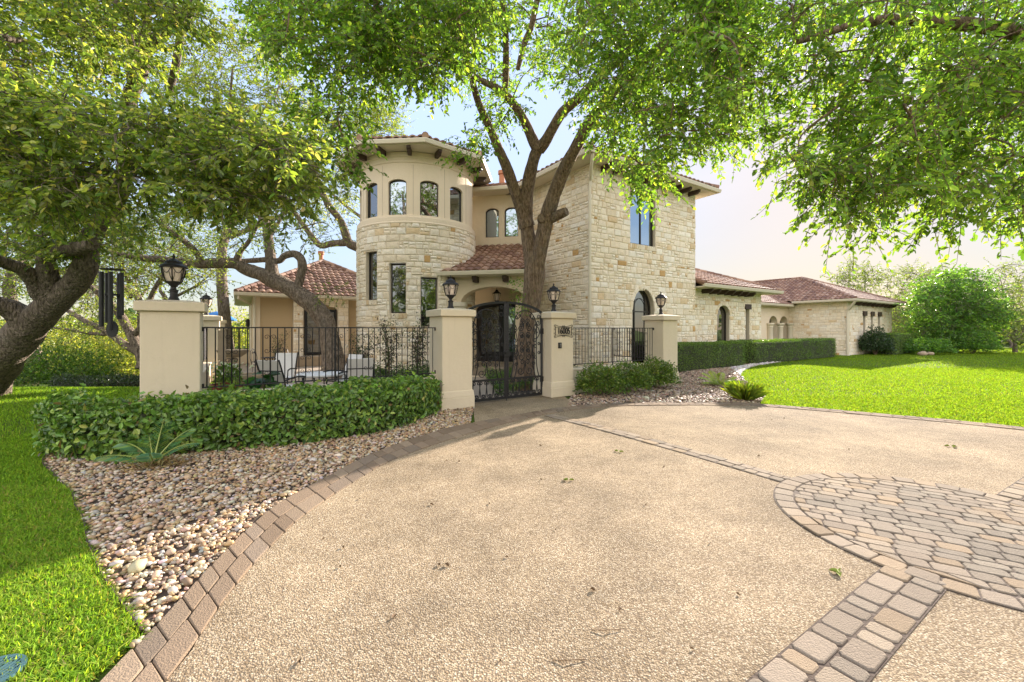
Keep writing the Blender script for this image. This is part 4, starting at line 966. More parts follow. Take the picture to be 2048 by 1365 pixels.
for i, (pl, lb) in enumerate(((p1, 'black lantern on the large pillar nearest the camera at left'), (p2, 'black lantern on the pillar left of the gate'), (p3, 'black lantern on the pillar with the number plaque'), (p4, 'black lantern on the far right pillar before the arched window'), (p5, 'black lantern half hidden behind the cap of the large left pillar'))):
    v = pl.location+UP*(zc-.02)
    if i == 0: l0.location = v; l0['label'] = lb
    else: dup(l0, v, .4*i, lb)
# ---- house number plaque and call box
def text_mesh(name, s, size, ext, mat, place, parent):
    cu = bpy.data.curves.new(name, 'FONT'); cu.body = s; cu.size = size; cu.extrude = ext; cu.align_x = 'CENTER'; cu.align_y = 'CENTER'; cu.space_character = .95
    to = bpy.data.objects.new('tmp', cu); COL.objects.link(to); bpy.context.view_layer.update()
    me = bpy.data.meshes.new_from_object(to.evaluated_get(bpy.context.evaluated_depsgraph_get())); bpy.data.objects.remove(to); bpy.data.curves.remove(cu)
    V = np.array([place(v.co) for v in me.vertices]); fl = {}
    for p in me.polygons: fl.setdefault(len(p.vertices), []).append(list(p.vertices))
    ob = np_obj(name, V, [np.array(f) for f in fl.values()], mat, None, parent); bpy.data.meshes.remove(me); return ob
pc = ab(3.27, -.012, 1.62)
plq = empty('number_plaque', pc, 'scrolled bronze house number plaque reading 16005 on the gate pillar', 'plaque')
text_mesh('digits', '16005', .20, .010, M['bronze'], lambda c: tuple(pc+A*(c.x*.86)+UP*(c.y*1.12)-B*(c.z+.014)), plq)
mb = MB(); X = A
for s in (-1, 1):
    for v in (-1, 1):
        pts = [(0, .11), (.10, .115), (.20, .135), (.27, .16), (.295, .14), (.285, .115), (.262, .12), (.268, .138)]; mb.tube([pc+A*(s*x)+UP*(v*z) for x, z in catmull(pts, 4)], .0055, 5, cap=False)
        mb.tube(spiral(pc+A*(s*.285)+UP*(v*.06), .038, .008, pi/2*v, .95*s*v, A), .005, 5, cap=False)
        mb.tube(spiral(pc+A*(s*.022)+UP*(v*.125), .022, .006, -pi/2*v, 1.0*s*v, A), .0045, 5, cap=False)
    mb.tube([pc+A*(s*.255)+UP*(-.10), pc+A*(s*.262), pc+A*(s*.255)+UP*.10], .008, 5)
for v in (-1, 1): mb.bar(pc+A*-.255+UP*(.095*v), pc+A*.255+UP*(.095*v), .008)
for x in (-.17, .17): mb.tube([pc+A*x, pc+A*x+B*.02], .006, 5)
mb.build('scroll_frame', M['bronze'], plq)
cb = empty('call_box', ab(3.15, -.015, 1.27), 'small dark call box on the gate pillar below the number plaque', 'intercom')
mb = MB(); mb.box(ab(3.15, -.012, 1.20), .095, .035, .14, A); mb.build('housing', M['bronze'], cb, bevel=.006)
mb = MB(); mb.box(ab(3.155, -.032, 1.265), .045, .008, .05, A); mb.box(ab(3.155, -.032, 1.225), .03, .008, .025, A); mb.build('button', simple('grey_button', (.16, .16, .15), .4), cb, bevel=.002)
# ---- hanging lantern in the porch
hc = at(993.5, 592, 15.6)
hl = empty('porch_lantern', hc, 'black lantern hanging from a rod inside the entry arch', 'lantern')
mb = MB(); z = hc.z
mb.tube([hc+UP*.22, Vector((hc.x, hc.y, PZ-.03))], .008, 5); mb.build('rod', M['bronze'], hl)
mb = MB(); mb.lathe([(0, .24), (.04, .22), (.06, .17), (.15, .10), (.17, .08), (.0, .08)], hc, 8); mb.lathe([(0, -.26), (.03, -.24), (.09, -.2), (.09, -.18), (0, -.18)], hc, 8); mb.build('hood', M['bronze'], hl)
mb = MB()
for k in range(6):
    a = 2*pi*k/6; mb.tube([hc+Vector((.15*cos(a), .15*sin(a), .08)), hc+Vector((.085*cos(a), .085*sin(a), -.19))], .008, 4)
mb.build('cage', M['bronze'], hl); mb = MB(); mb.lathe([(.125, .07), (.07, -.18)], hc, 12); mb.build('glass', M['lampglass'], hl)
# ---- drain grate in the near lawn
gc = Vector((-2.50, 1.98, -.008)); gr = empty('drain_grate', gc, 'round teal drain grate set in the near left lawn', 'drain')
mb = MB(); mb.lathe([(.115, 0), (.13, 0), (.13, .045), (.11, .045), (.11, 0)], gc, 28); mb.build('rim', M['teal'], gr)
mb = MB()
for k in range(-5, 6):
    x = k*.02; h = sqrt(max(0, .11**2-x*x)); mb.bar(gc+Vector((x, -h, .04)), gc+Vector((x, h, .04)), .009, .01)
mb.build('bars', M['teal'], gr)
# =================================================================== COURTYARD FURNITURE
def patio_chair():
    t = empty('patio_chair', (0, 0, 0), '', 'chair', 'white sling chairs around the courtyard table')
    def pr(name, mat, pts, w, th):
        mb = MB(); n = Vector((0, 0, 0)); P = [Vector((0, y, z)) for y, z in pts]
        for p, q in zip(P[:-1], P[1:]):
            d = (q-p).normalized(); nn = Vector((0, -d.z, d.y))*th; mb.add([p-Vector((w/2, 0, 0)), p+Vector((w/2, 0, 0)), q+Vector((w/2, 0, 0)), q-Vector((w/2, 0, 0)), p-Vector((w/2, 0, 0))+nn, p+Vector((w/2, 0, 0))+nn, q+Vector((w/2, 0, 0))+nn, q-Vector((w/2, 0, 0))+nn], [(0, 1, 2, 3), (7, 6, 5, 4), (0, 4, 5, 1), (2, 6, 7, 3), (1, 5, 6, 2), (0, 3, 7, 4)])
        return mb.build(name, mat, t)
    pr('seat', M['sling'], catmull([(-.28, .42), (-.05, .385), (.2, .40)], 4), .52, .02)
    pr('backrest', M['sling'], catmull([(.2, .40), (.30, .7), (.42, 1.02)], 4), .52, .02)
    mb = MB()
    for s in (-1, 1):
        x = s*.28; mb.tube([Vector((x, y, z)) for y, z in catmull([(-.3, .42), (-.05, .38), (.2, .395), (.3, .7), (.43, 1.04)], 4)], .016, 6)
        mb.tube([Vector((x, -.28, 0)), Vector((x, -.30, .42)), Vector((x*1.05, -.30, .63))], .015, 6); mb.tube([Vector((x, .40, 0)), Vector((x, .2, .40))], .015, 6)
    for y, z in ((-.29, .41), (.2, .39), (.34, .80)): mb.tube([Vector((-.28, y, z)), Vector((.28, y, z))], .012, 6)
    mb.build('chair_frame', M['iron'], t)
    for s in (-1, 1):
        mb = MB(); mb.tube([Vector((s*.30, y, z)) for y, z in catmull([(-.31, .62), (-.15, .645), (.08, .63), (.29, .60)], 4)], .018, 6); mb.build('armrest', M['iron'], t)
    return t
ch = patio_chair(); ch.location = (-4.95, 9.0, 0); ch.rotation_euler = (0, 0, radians(168)); ch['label'] = 'white sling chair turned with its back to the camera, nearest the fence'
dup(ch, (-6.05, 10.9, 0), radians(8), 'white sling chair just behind the one with its back to the camera')
dup(ch, (-4.2, 10.3, 0), radians(-32), 'white sling chair on the right of the table facing left')
dup(ch, (-3.5, 9.55, 0), radians(-155), 'white sling chair at far right of the group with its back half turned')
for o in [c for c in bpy.data.objects if c.name.startswith('patio_chair')]: o.rotation_euler.z += 0
tb = empty('patio_table', (-4.6, 10.0, 0), 'white stone topped low table among the white sling chairs', 'table')
mb = MB(); mb.lathe([(0, .56), (.50, .56), (.52, .575), (.52, .605), (.49, .62), (0, .62)], (-4.6, 10.0, 0), 36); mb.build('tabletop', M['white'], tb, smooth=True)
for k in range(4):
    a = pi/4+k*pi/2; mb = MB(); mb.tube([Vector((-4.6+.42*cos(a), 10+.42*sin(a), 0)), Vector((-4.6+.38*cos(a), 10+.38*sin(a), .3)), Vector((-4.6+.40*cos(a), 10+.40*sin(a), .57))], .02, 6); mb.build('leg', M['iron'], tb)
def bistro_chair(loc, rz, label):
    t = empty('bistro_chair', (0, 0, 0), label, 'chair', 'black iron bistro chairs by the left wing')
    mb = MB(); mb.lathe([(0, .45), (.2, .45), (.205, .46), (.2, .47), (0, .47)], (0, 0, 0), 18); mb.build('seat', M['iron'], t)
    mb = MB(); arc = [Vector((.26*sin(a)*1.0, .2, .46+.5*(1-cos(a))*.9)) for a in [pi*i/10 for i in range(11)]]
    mb.tube([Vector((-.2, .17, .46)), Vector((-.27, .2, .7)), Vector((-.2, .22, .92)), Vector((0, .23, 1.0)), Vector((.2, .22, .92)), Vector((.27, .2, .7)), Vector((.2, .17, .46))], .011, 5)
    for x in (-.13, 0, .13): mb.tube(cscroll(Vector((x, .2, .5)), .42, .05, Vector((1, 0, 0)), 1 if x <= 0 else -1), .007, 4, cap=False)
    mb.build('backrest', M['iron'], t)
    for x, y in ((-.16, -.14), (.16, -.14), (-.17, .15), (.17, .15)):
        mb = MB(); mb.tube([Vector((x, y, .46)), Vector((x*1.1, y*1.1, .2)), Vector((x*1.35, y*1.35, 0))], .010, 5); mb.build('leg', M['iron'], t)
    t.location = loc; t.rotation_euler = (0, 0, rz); return t
bc = at(520, 715, 14.2); bistro_chair((bc.x, bc.y, 0), radians(100), 'black iron bistro chair at the left of the small iron table')
bc = at(556, 715, 14.9); bistro_chair((bc.x, bc.y, 0), radians(-10), 'black iron bistro chair behind the small iron table')
bt_ = at(522+20, 715, 13.9); bt_.z = 0; t = empty('bistro_table', bt_, 'small round black iron table between the bistro chairs', 'table')
bt_ = at(545, 700, 14.1); bt_.z = 0; t.location = bt_; ORG[t.name] = bt_.copy()
mb = MB(); mb.lathe([(0, .7), (.34, .7), (.35, .71), (.34, .72), (0, .72)], bt_, 24); mb.build('tabletop', M['iron'], t)
for k in range(3):
    a = 2*pi*k/3; mb = MB(); mb.tube([bt_+Vector((.28*cos(a), .28*sin(a), .7)), bt_+Vector((.1*cos(a), .1*sin(a), .35)), bt_+Vector((.27*cos(a), .27*sin(a), 0))], .012, 5); mb.build('leg', M['iron'], t)
sp = at(444, 700, 11.2); sp.z = 0; t = empty('stone_post', sp, 'slim tan stone post standing in the courtyard beside the large left pillar', 'post')
mb = MB()
for k, h in enumerate((.42, .40, .44, .40)): mb.box(sp+UP*(k*.415), .19-.004*k, .19-.004*k, h, A)
mb.build('shaft', M['rock'], t, bevel=.02); mb = MB(); mb.box(sp+UP*1.66, .24, .24, .06, A); mb.build('cap', M['rock'], t, bevel=.015)
fp = at(466, 700, 12.6); fp.z = 0; t = empty('bird_bath', fp, 'pale stone bowl on a pedestal next to the slim stone post', 'bird bath')
mb = MB(); mb.lathe([(.2, 0), (.2, .08), (.11, .14), (.09, .55), (.14, .78), (.0, .8)], fp, 16); mb.build('pedestal', M['rock'], t, smooth=True)
mb = MB(); mb.lathe([(.0, .8), (.2, .82), (.38, .95), (.43, 1.04), (.40, 1.05), (.3, .96), (0, .92)], fp, 24); mb.build('bowl', M['rock'], t, smooth=True)
tp = at(492, 758, 8.7); tp.z = 0; t = empty('stone_trough', tp, 'old square stone trough with mossy rim beside the red pot', 'trough')
mb = MB(); mb.box(tp, .62, .5, .62, A, top=1.12); mb.build('body', M['rock'], t, bevel=.03)
mb = MB()
for dx, dy, sx, sy in ((0, -.27, .78, .1), (0, .27, .78, .1), (-.34, 0, .1, .44), (.34, 0, .1, .44)): mb.box(tp+A*dx+B*dy+UP*.62, sx, sy, .12, A)
mb.build('rim', M['rock'], t, bevel=.02); mb = MB(); mb.box(tp+UP*.621, .58, .44, .03, A); mb.build('water', M['darkglass'], t)
rp = at(456, 757, 7.7); rp.z = 0; pot = empty('flower_pot', rp, 'red glazed pot with white flowering plant behind the left fence', 'plant pot')
mb = MB(); mb.lathe([(.0, 0), (.14, 0), (.21, .30), (.24, .58), (.26, .61), (.26, .67), (.23, .67), (.21, .62), (0, .60)], rp, 24); mb.build('pot', M['terracotta'], pot, smooth=True)
# wind chime in the left oak
wc = at(224, 540, 7.6); ch_ = empty('wind_chime', wc, 'long dark wind chime hanging from the left oak beside the pillar', 'wind chime')
k = 7.6/F
mb = MB(); mb.lathe([(0, 0), (.17, 0), (.17, .012), (0, .012)], wc, 20); mb.build('ring', M['bronze'], ch_)
for i in range(5):
    a = 2*pi*i/5+.3; L = .78+.07*i; mb = MB(); c = wc+Vector((.14*cos(a), .14*sin(a), -.05)); mb.tube([c, c-UP*L], .036, 10); mb.build('chime_tube', M['camera'], ch_, smooth=True)
mb = MB(); mb.tube([wc+UP*.0, wc-UP*.98], .006, 4); mb.tube([wc, wc+UP*.55], .006, 4)
for i in range(3): a = 2*pi*i/3; mb.tube([wc+Vector((.16*cos(a), .16*sin(a), .01)), wc+UP*.3], .004, 4)
mb.build('cord', M['rope'], ch_); mb = MB(); mb.lathe([(0, -.47), (.1, -.47), (.1, -.44), (0, -.44)], wc, 16); mb.build('clapper', M['camera'], ch_)
mb = MB(); mb.prism([wc+Vector((.11*cos(2*pi*i/16), 0, -1.08+.15*sin(2*pi*i/16))) for i in range(16)], Vector((0, .012, 0))); mb.build('sail', M['camera'], ch_)
# =================================================================== PLANTS
LG = [(.075, .14, .020), (.105, .18, .026), (.05, .10, .018), (.14, .21, .035), (.20, .24, .05)]
def hedge(name, poly, h, n, size, pal, wt, label, cat='hedge', group=None, hull=.10, mat='hedge', rag=.06, zb=None, base=None, hvar=0.0):
    """clipped hedge: twig hull and a shell of separate leaves over its top and sides"""
    P = np.array(poly, float); c = P.mean(0); z0 = float(zf(c[0], c[1])) if zb is None else zb
    per = np.linalg.norm(np.roll(P, -1, 0)-P, axis=1); per_l = per.sum(); ta = polyarea(P); sa = per_l*h; ns = int(n*sa/(sa+ta)); nt = n-ns
    i = rng.choice(len(P), ns, p=per/per_l); t = rng.random(ns)[:, None]; q = P[i]*(1-t)+P[(i+1) % len(P)]*t; ed = nrm(np.roll(P, -1, 0)-P)[i]; out = np.stack([ed[:, 1], -ed[:, 0]], 1)
    area = .5*(np.dot(P[:, 0], np.roll(P[:, 1], -1))-np.dot(P[:, 1], np.roll(P[:, 0], -1)))
    if area < 0: out = -out
    dz = rng.beta(1.15, 1.0, ns)*h
    lump = np.array([noise.noise((a*1.7, b*1.7, cc*1.9)) for a, b, cc in zip(q[:, 0], q[:, 1], dz)])
    rnd = np.clip((dz-h*.86)/(h*.14), 0, 1)**2*.07
    off = rng.normal(-.02, rag, ns)+lump*rag*1.4-rnd-np.clip(.12-dz, 0, 1)*.3
    S = np.concatenate([q+out*off[:, None], (dz+z0)[:, None]], 1); Sn = np.concatenate([out, rng.normal(.35, .35, (ns, 1))], 1)
    T2 = scatter_poly(P, nt); lt = np.array([noise.noise((a*1.6, b*1.6, 3.3)) for a, b in T2])
    T = np.concatenate([T2, (z0+h+rng.normal(-.015, rag*.8, nt)+lt*rag*1.6)[:, None]], 1); Tn = np.concatenate([rng.normal(0, .45, (nt, 2)), np.ones((nt, 1))], 1)
    Q = np.vstack([S, T]); Nn = nrm(np.vstack([Sn, Tn])+rng.normal(0, .35, (n, 3)))
    D = nrm(np.cross(Nn, rng.normal(0, 1, (n, 3)))+Nn*.45+np.array([[0, 0, .25]]))
    L = size*rng.uniform(.65, 1.25, n); V, Fq = leaves(Q-D*L[:, None]*.5, D, nrm(Nn+rng.normal(0, .3, (n, 3))), L, L*rng.uniform(.48, .62, n))
    ob = np_obj(name, V, Fq, M[mat], np.repeat(pick_tint(n, pal, wt, .2), 2, 0), base=(c[0], c[1], z0)); tag(ob, label, cat, group)
    # twig hull, inset
    m = MB(); ins = [];
    for k in range(len(P)):
        v = P[k]-c; l = np.linalg.norm(v); ins.append(c+v*max(.3, (l-hull-.05)/l))
    m.prism([Vector((p[0], p[1], z0+.02)) for p in ins], UP*(h-hull)); m.build('stems', M['twig'], ob)
    return ob
# left foreground hedge
hp = gp([(96, 905), (131, 921), (234, 924), (330, 912), (468, 900), (633, 885), (780, 862), (866, 831)])
hp = [tuple(p) for p in catmull(hp, 4)]+[tuple(ab(-.05, .10))[:2], tuple(ab(-3.0, .16))[:2], tuple(ab(-4.75, -.03))[:2], tuple(ab(-5.3, .35))[:2], (-6.75, 6.6), (-6.7, 6.0)]
HG = [(.12, .23, .042), (.17, .30, .05), (.08, .155, .033), (.25, .37, .06), (.33, .39, .09), (.22, .15, .06)]
hedge('hedge', hp, .66, 24000, .084, HG, [3, 3, 2.6, 1.6, .5, .18], 'long glossy leaved hedge in front of the large left pillar and fence', rag=.07, zb=-.01)
# shrubs in front of the right fence
def blob_shrub(name, c, rx, ry, h, n, size, pal, wt, label, cat='shrub', mat='hedge', group=None, z0=None, low=.1, rough=.2, parent=None):
    c = np.array(c, float); z = (float(zf(c[0], c[1])) if z0 is None else z0)
    u = nrm(rng.normal(0, 1, (n, 3))); u[:, 2] = np.abs(u[:, 2])*1.0-.25; u = nrm(u); f = rng.random(n)**.35
    lump = np.array([noise.noise((a*2.3+c[0]*3, b*2.3, cc*2.3)) for a, b, cc in u])
    r = f*(1+rough*1.6*lump+rng.normal(0, .05, n)); Pp = np.stack([c[0]+u[:, 0]*rx*r, c[1]+u[:, 1]*ry*r, z+h*.32+u[:, 2]*h*.68*r], 1); Pp[:, 2] = np.maximum(Pp[:, 2], z+low*rng.random(n))
    D = nrm(u*.7+rng.normal(0, .6, (n, 3))+np.array([[0, 0, .2]])); Nn = nrm(u*.5+rng.normal(0, .5, (n, 3))+np.array([[0, 0, .6]])); L = size*rng.uniform(.65, 1.3, n)
    V, Fq = leaves(Pp, D, Nn, L, L*rng.uniform(.42, .6, n))
    if parent: ob = np_obj(name, V, Fq, M[mat], np.repeat(pick_tint(n, pal, wt, .2), 2, 0), parent)
    else:
        ob = np_obj(name, V, Fq, M[mat], np.repeat(pick_tint(n, pal, wt, .2), 2, 0), base=(c[0], c[1], z)); tag(ob, label, cat, group)
        m = MB()
        for k in range(9):
            a = 2*pi*k/9; m.tube([Vector((c[0]+.04*cos(a), c[1]+.04*sin(a), z-.02)), Vector((c[0]+rx*.3*cos(a), c[1]+ry*.3*sin(a), z+h*.4)), Vector((c[0]+rx*.62*cos(a+.3), c[1]+ry*.62*sin(a+.3), z+h*.75))], [.014, .010, .004], 4, cap=False)
        m.build('stems', M['bark'], ob)
    return ob
SH = [(.11, .19, .03), (.15, .24, .036), (.07, .13, .022), (.22, .29, .045), (.28, .30, .075)]
for (px, py, rx, ry, h, n, lb) in ((1196, 795, .62, .40, .82, 3600, 'leafy green shrub beside the number pillar, leftmost of the row under the right fence'), (1252, 789, .62, .42, .80, 3600, 'leafy green shrub in the middle of the row under the right fence'), (1312, 780, .60, .42, .86, 3600, 'leafy yellow green shrub in front of the far right pillar')):
    g = gnd(px, py); blob_shrub('shrub', (g.x+.1, g.y+.25), rx, ry, h, n, .062, SH, [3, 3, 2, 1.6, .6], lb)
# boxwood hedges along the house
BX = [(.11, .20, .026), (.15, .25, .032), (.20, .30, .04), (.075, .14, .022)]
def abpoly(a0, a1, b0, b1, r=.25): return [tuple(ab(a, b))[:2] for a, b in ((a0+r, b0), (a1-r, b0), (a1, b0+r), (a1, b1-r), (a1-r, b1), (a0+r, b1), (a0, b1-r), (a0, b0+r))]
hedge('hedge', abpoly(9.0, 14.6, 1.30, 2.28), 1.0, 30000, .042, BX, [3, 3, 1.5, 2], 'clipped box hedge under the arched wing window, nearer of the pair', rag=.028)
hedge('hedge', abpoly(15.2, 24.4, 1.45, 2.60), 1.0, 36000, .048, BX, [3, 3, 1.5, 2], 'clipped box hedge in front of the recessed entry, farther of the pair', rag=.03)
hedge('hedge', abpoly(31.6, 36.0, .9, 2.1), 1.35, 17000, .06, BX, [3, 3, 1, 2.5], 'clipped box hedge below the far wing, right of the dark upright shrub', rag=.03)
c = ab(31.0, 1.65); DK = [(.03, .065, .022), (.04, .085, .028), (.025, .05, .02), (.06, .11, .03)]
blob_shrub('shrub', (c.x, c.y), .95, .8, 1.75, 4200, .10, DK, [3, 3, 2, 1], 'dark green upright shrub in front of the three slit windows')
for dx, h in ((-.35, 2.75), (.45, 3.0)): pass
# sago palm
def fronds(name, c, fr, L, nl, llen, lw, col, parent):
    m = MB(); Ps, Ds, Ns, Ls = [], [], [], []
    for az, el, ll, dr in fr:
        d = Vector((cos(az)*cos(el), sin(az)*cos(el), sin(el))); side = Vector((-sin(az), cos(az), 0)); pts = []
        for i in range(15):
            s = i/14*ll; p = c+d*s-UP*(dr*s*s); pts.append(p)
        m.tube(pts, [.011*(1-i/16) for i in range(15)], 4, (.3, .36, .08), cap=False)
        up = side.cross(d)
        for i in range(nl):
            f = .16+.84*i/nl; s = f*ll; p = c+d*s-UP*(dr*s*s); tn = (d-UP*(2*dr*s)).normalized(); u = side.cross(tn); w = sin(min(1, (1-f)*2.2+.12)*pi/2)*min(1, f*3.2+.3)
            for sd in (-1, 1): Ps.append(p); Ds.append(side*sd*.72+tn*.58+u*.42); Ns.append(u); Ls.append(llen*w)
    n = len(Ps); Ls = np.array(Ls); V, Fq = leaves(np.array([tuple(p) for p in Ps]), np.array([tuple(p) for p in Ds]), np.array([tuple(p) for p in Ns]), Ls, np.full(n, lw), fold=.25, curl=.15)
    np_obj(name, V, Fq, M['hedge'], np.repeat(pick_tint(n, col, [1]*len(col), .12), 2, 0), parent); m.build('frond_stems', simple('frond_stem', (1, 1, 1), .6, tint=True), parent)
sg = gnd(307, 934); sg.z = 0; sp_ = empty('sago_palm', sg, 'sago palm with five arching fronds in the gravel before the left hedge', 'palm')
fronds('fronds', sg+UP*.04, [(radians(172), .85, .74, .60), (radians(196), .55, .66, .5), (radians(108), 1.15, .66, .25), (radians(52), 1.0, .74, .48), (radians(8), .8, .74, .55), (radians(-60), .85, .3, .45), (radians(140), .95, .45, .3)], 1, 18, .17, .0075, [(.10, .26, .12), (.13, .31, .13), (.24, .36, .09)], sp_)
n = 260; P = np.stack([sg.x+rng.normal(.04, .13, n), sg.y+rng.normal(0, .09, n), np.abs(rng.normal(.02, .03, n))], 1); D = nrm(np.stack([rng.normal(.2, 1, n), rng.normal(0, 1, n), np.abs(rng.normal(.5, .5, n))], 1)); L = rng.uniform(.06, .16, n)
V, Fq = leaves(P, D, rng.normal(0, 1, (n, 3)), L, np.full(n, .012)); np_obj('dead_fronds', V, Fq, M['hedge'], np.repeat(pick_tint(n, [(.32, .22, .09), (.22, .15, .07), (.38, .30, .14)], [1, 1, 1]), 2, 0), sp_)
# yellow green sago and grass clump at the right bed
rg_ = gnd(1440, 772); rg_.z = float(zf(rg_.x, rg_.y)); s2 = empty('sago_palm', rg_, 'bright yellow green fern like palm in the right gravel bed beside the hedge', 'palm')
fronds('fronds', rg_, [(radians(a), e, .80, .42) for a, e in ((170, .7), (140, .9), (100, 1.0), (60, .9), (20, .7), (-30, .6), (-80, .7), (-130, .7), (200, .5), (0, .35))], 1, 16, .17, .03, [(.36, .42, .055), (.26, .36, .045)], s2)
gg = gnd(1490, 800); gz = float(zf(gg.x, gg.y)); n = 1100; a = rng.uniform(0, 2*pi, n); r = rng.random(n)**.6*.16; sp2 = np.abs(rng.normal(0, .45, n))
Pp = np.stack([gg.x+r*np.cos(a), gg.y+r*np.sin(a), np.full(n, gz)], 1); D = nrm(np.stack([np.cos(a)*sp2, np.sin(a)*sp2, np.ones(n)], 1)); L = rng.uniform(.22, .48, n); V, Fq = leaves(Pp, D, nrm(np.stack([-np.cos(a), -np.sin(a), sp2], 1)), L, np.full(n, .009), .2, .35)
tag(np_obj('grass_clump', V, Fq, M['grass'], np.repeat(pick_tint(n, [(.28, .38, .06), (.36, .43, .08), (.18, .27, .05)], [2, 2, 1]), 2, 0), base=(gg.x, gg.y, gz)), 'tufted grass clump at the tip of the right gravel bed by the lawn', 'grass')
n = 60; Pp = np.stack([gg.x+rng.normal(0, .15, n), gg.y+rng.normal(0, .1, n), np.full(n, gz+.45)], 1)
# courtyard planting
CV = [(.07, .14, .025), (.095, .18, .03), (.05, .10, .022), (.15, .24, .036)]
def cover(name, poly, h, n, size, pal, wt, label):
    T = scatter_poly(poly, n); z = h*(.45+.55*np.array([noise.noise((x*1.8, y*1.8, .5)) for x, y in T]))*rng.random(n)**.4; P = np.concatenate([T, np.maximum(z, .01)[:, None]], 1); Nn = nrm(rng.normal(0, .5, (n, 3))+np.array([[0, 0, 1]])); D = nrm(np.cross(Nn, rng.normal(0, 1, (n, 3)))+Nn*.35); L = size*rng.uniform(.6, 1.3, n)
    V, Fq = leaves(P, D, Nn, L, L*.55); c = np.array(poly).mean(0); ob = np_obj(name, V, Fq, M['hedge'], np.repeat(pick_tint(n, pal, wt), 2, 0), base=(c[0], c[1], 0)); return struct(ob, 'stuff')
cover('ground_cover', [tuple(ab(a, b))[:2] for a, b in ((1.9, .95), (3.6, .95), (5.8, 1.2), (6.2, 2.2), (5.5, 4.6), (3.6, 4.6), (2.7, 2.6))], .62, 11000, .06, CV, [3, 3, 2, 1.5], '')
cover('ground_cover', [tuple(ab(a, b))[:2] for a, b in ((-1.2, 2.6), (1.3, 1.2), (1.6, 4.8), (.8, 5.4), (-.6, 5.2))], 1.05, 11000, .06, CV, [3, 3, 3, 1], '')
cover('ground_cover', [tuple(ab(a, b))[:2] for a, b in ((-.9, .75), (.1, .75), (.1, 1.3), (-.9, 1.6))], .9, 2600, .06, [(.15, .22, .04), (.12, .19, .03)], [1, 1], '')
def airy_shrub(px, Y, h, w, label, n=900):
    c = at(px, 700, Y); c.z = 0; o = empty('ornamental_shrub', c, label, 'shrub'); m = MB(); Ps = []; Ds = []
    for k in range(9):
        a = rng.uniform(0, 2*pi); s = rng.uniform(.3, 1)*w; e = c+Vector((cos(a)*s, sin(a)*s*.6, h*rng.uniform(.65, 1.0))); mid = (c+e)/2+Vector((-cos(a)*.1, 0, .1)); pts = [Vector(p[:3]) for p in catmull([tuple(c), tuple(mid), tuple(e)], 5)]; m.tube(pts, [.012*(1-i/12) for i in range(len(pts))], 4, cap=False)
        for p in pts[4:]:
            for _ in range(int(n/9/7)): Ps.append(tuple(p+Vector(rng.normal(0, .09, 3)))); Ds.append(tuple(Vector(rng.normal(0, 1, 3))+Vector((0, 0, -.2))))
    P = np.array(Ps); nn = len(P); L = rng.uniform(.05, .085, nn); V, Fq = leaves(P, np.array(Ds), nrm(rng.normal(0, .6, (nn, 3))+np.array([[0, 0, 1]])), L, L*.4); np_obj('foliage', V, Fq, M['hedge'], np.repeat(pick_tint(nn, [(.06, .035, .025), (.05, .08, .02), (.09, .05, .03), (.07, .11, .025)], [2, 2, 1, 2]), 2, 0), o); m.build('stems', M['oakbark'], o)
airy_shrub(725, 12.2, 1.75, .55, 'sparse reddish leaved shrub against the left edge of the round tower', 700)
airy_shrub(778, 11.9, 2.0, .6, 'sparse reddish leaved shrub in front of the middle of the round tower')
airy_shrub(835, 11.4, 2.0, .42, 'tall reddish leaved shrub beside the gate pillar, in front of the tower')
airy_shrub(555, 17.5, 1.5, .5, 'thin shrub in front of the tan wall of the left wing', 500)
blob_shrub('foliage', (rp.x, rp.y), .22, .20, .42, 600, .06, [(.12, .22, .03), (.17, .27, .04)], [1, 1], '', parent=pot, z0=.62)
n = 40; P = np.stack([rp.x+rng.normal(0, .15, n), rp.y+rng.normal(0, .12, n), rng.uniform(.85, 1.05, n)], 1); V, Fq = leaves(P, rng.normal(0, 1, (n, 3)), rng.normal(0, 1, (n, 3)), np.full(n, .06), np.full(n, .055)); np_obj('blossoms', V, Fq, M['hedge'], np.full((2*n, 3), .75), pot)
bl = at(520, 760, 8.5); bl.z = 0; n = 26; a = rng.uniform(0, 2*pi, n); P = np.stack([bl.x+.1*np.cos(a), bl.y+.1*np.sin(a), rng.uniform(.15, .7, n)], 1); D = nrm(np.stack([np.cos(a), np.sin(a), rng.uniform(-.2, .6, n)], 1)); L = rng.uniform(.28, .5, n); V, Fq = leaves(P, D, np.tile([[0, 0, 1.0]], (n, 1))+rng.normal(0, .3, (n, 3)), L, L*.62, .15, .35)
tag(np_obj('elephant_ear', V, Fq, M['hedge'], np.repeat(pick_tint(n, [(.03, .10, .03), (.045, .13, .035)], [1, 1]), 2, 0), base=bl), 'broad leaved elephant ear plant between the stone trough and the white chair', 'plant')
bl = at(463, 775, 7.2); blob_shrub('shrub', (bl.x, bl.y), .55, .3, .78, 1500, .06, [(.12, .2, .03), (.16, .24, .035)], [1, 1], 'light green bushy plant just behind the left fence below the red pot', z0=0)
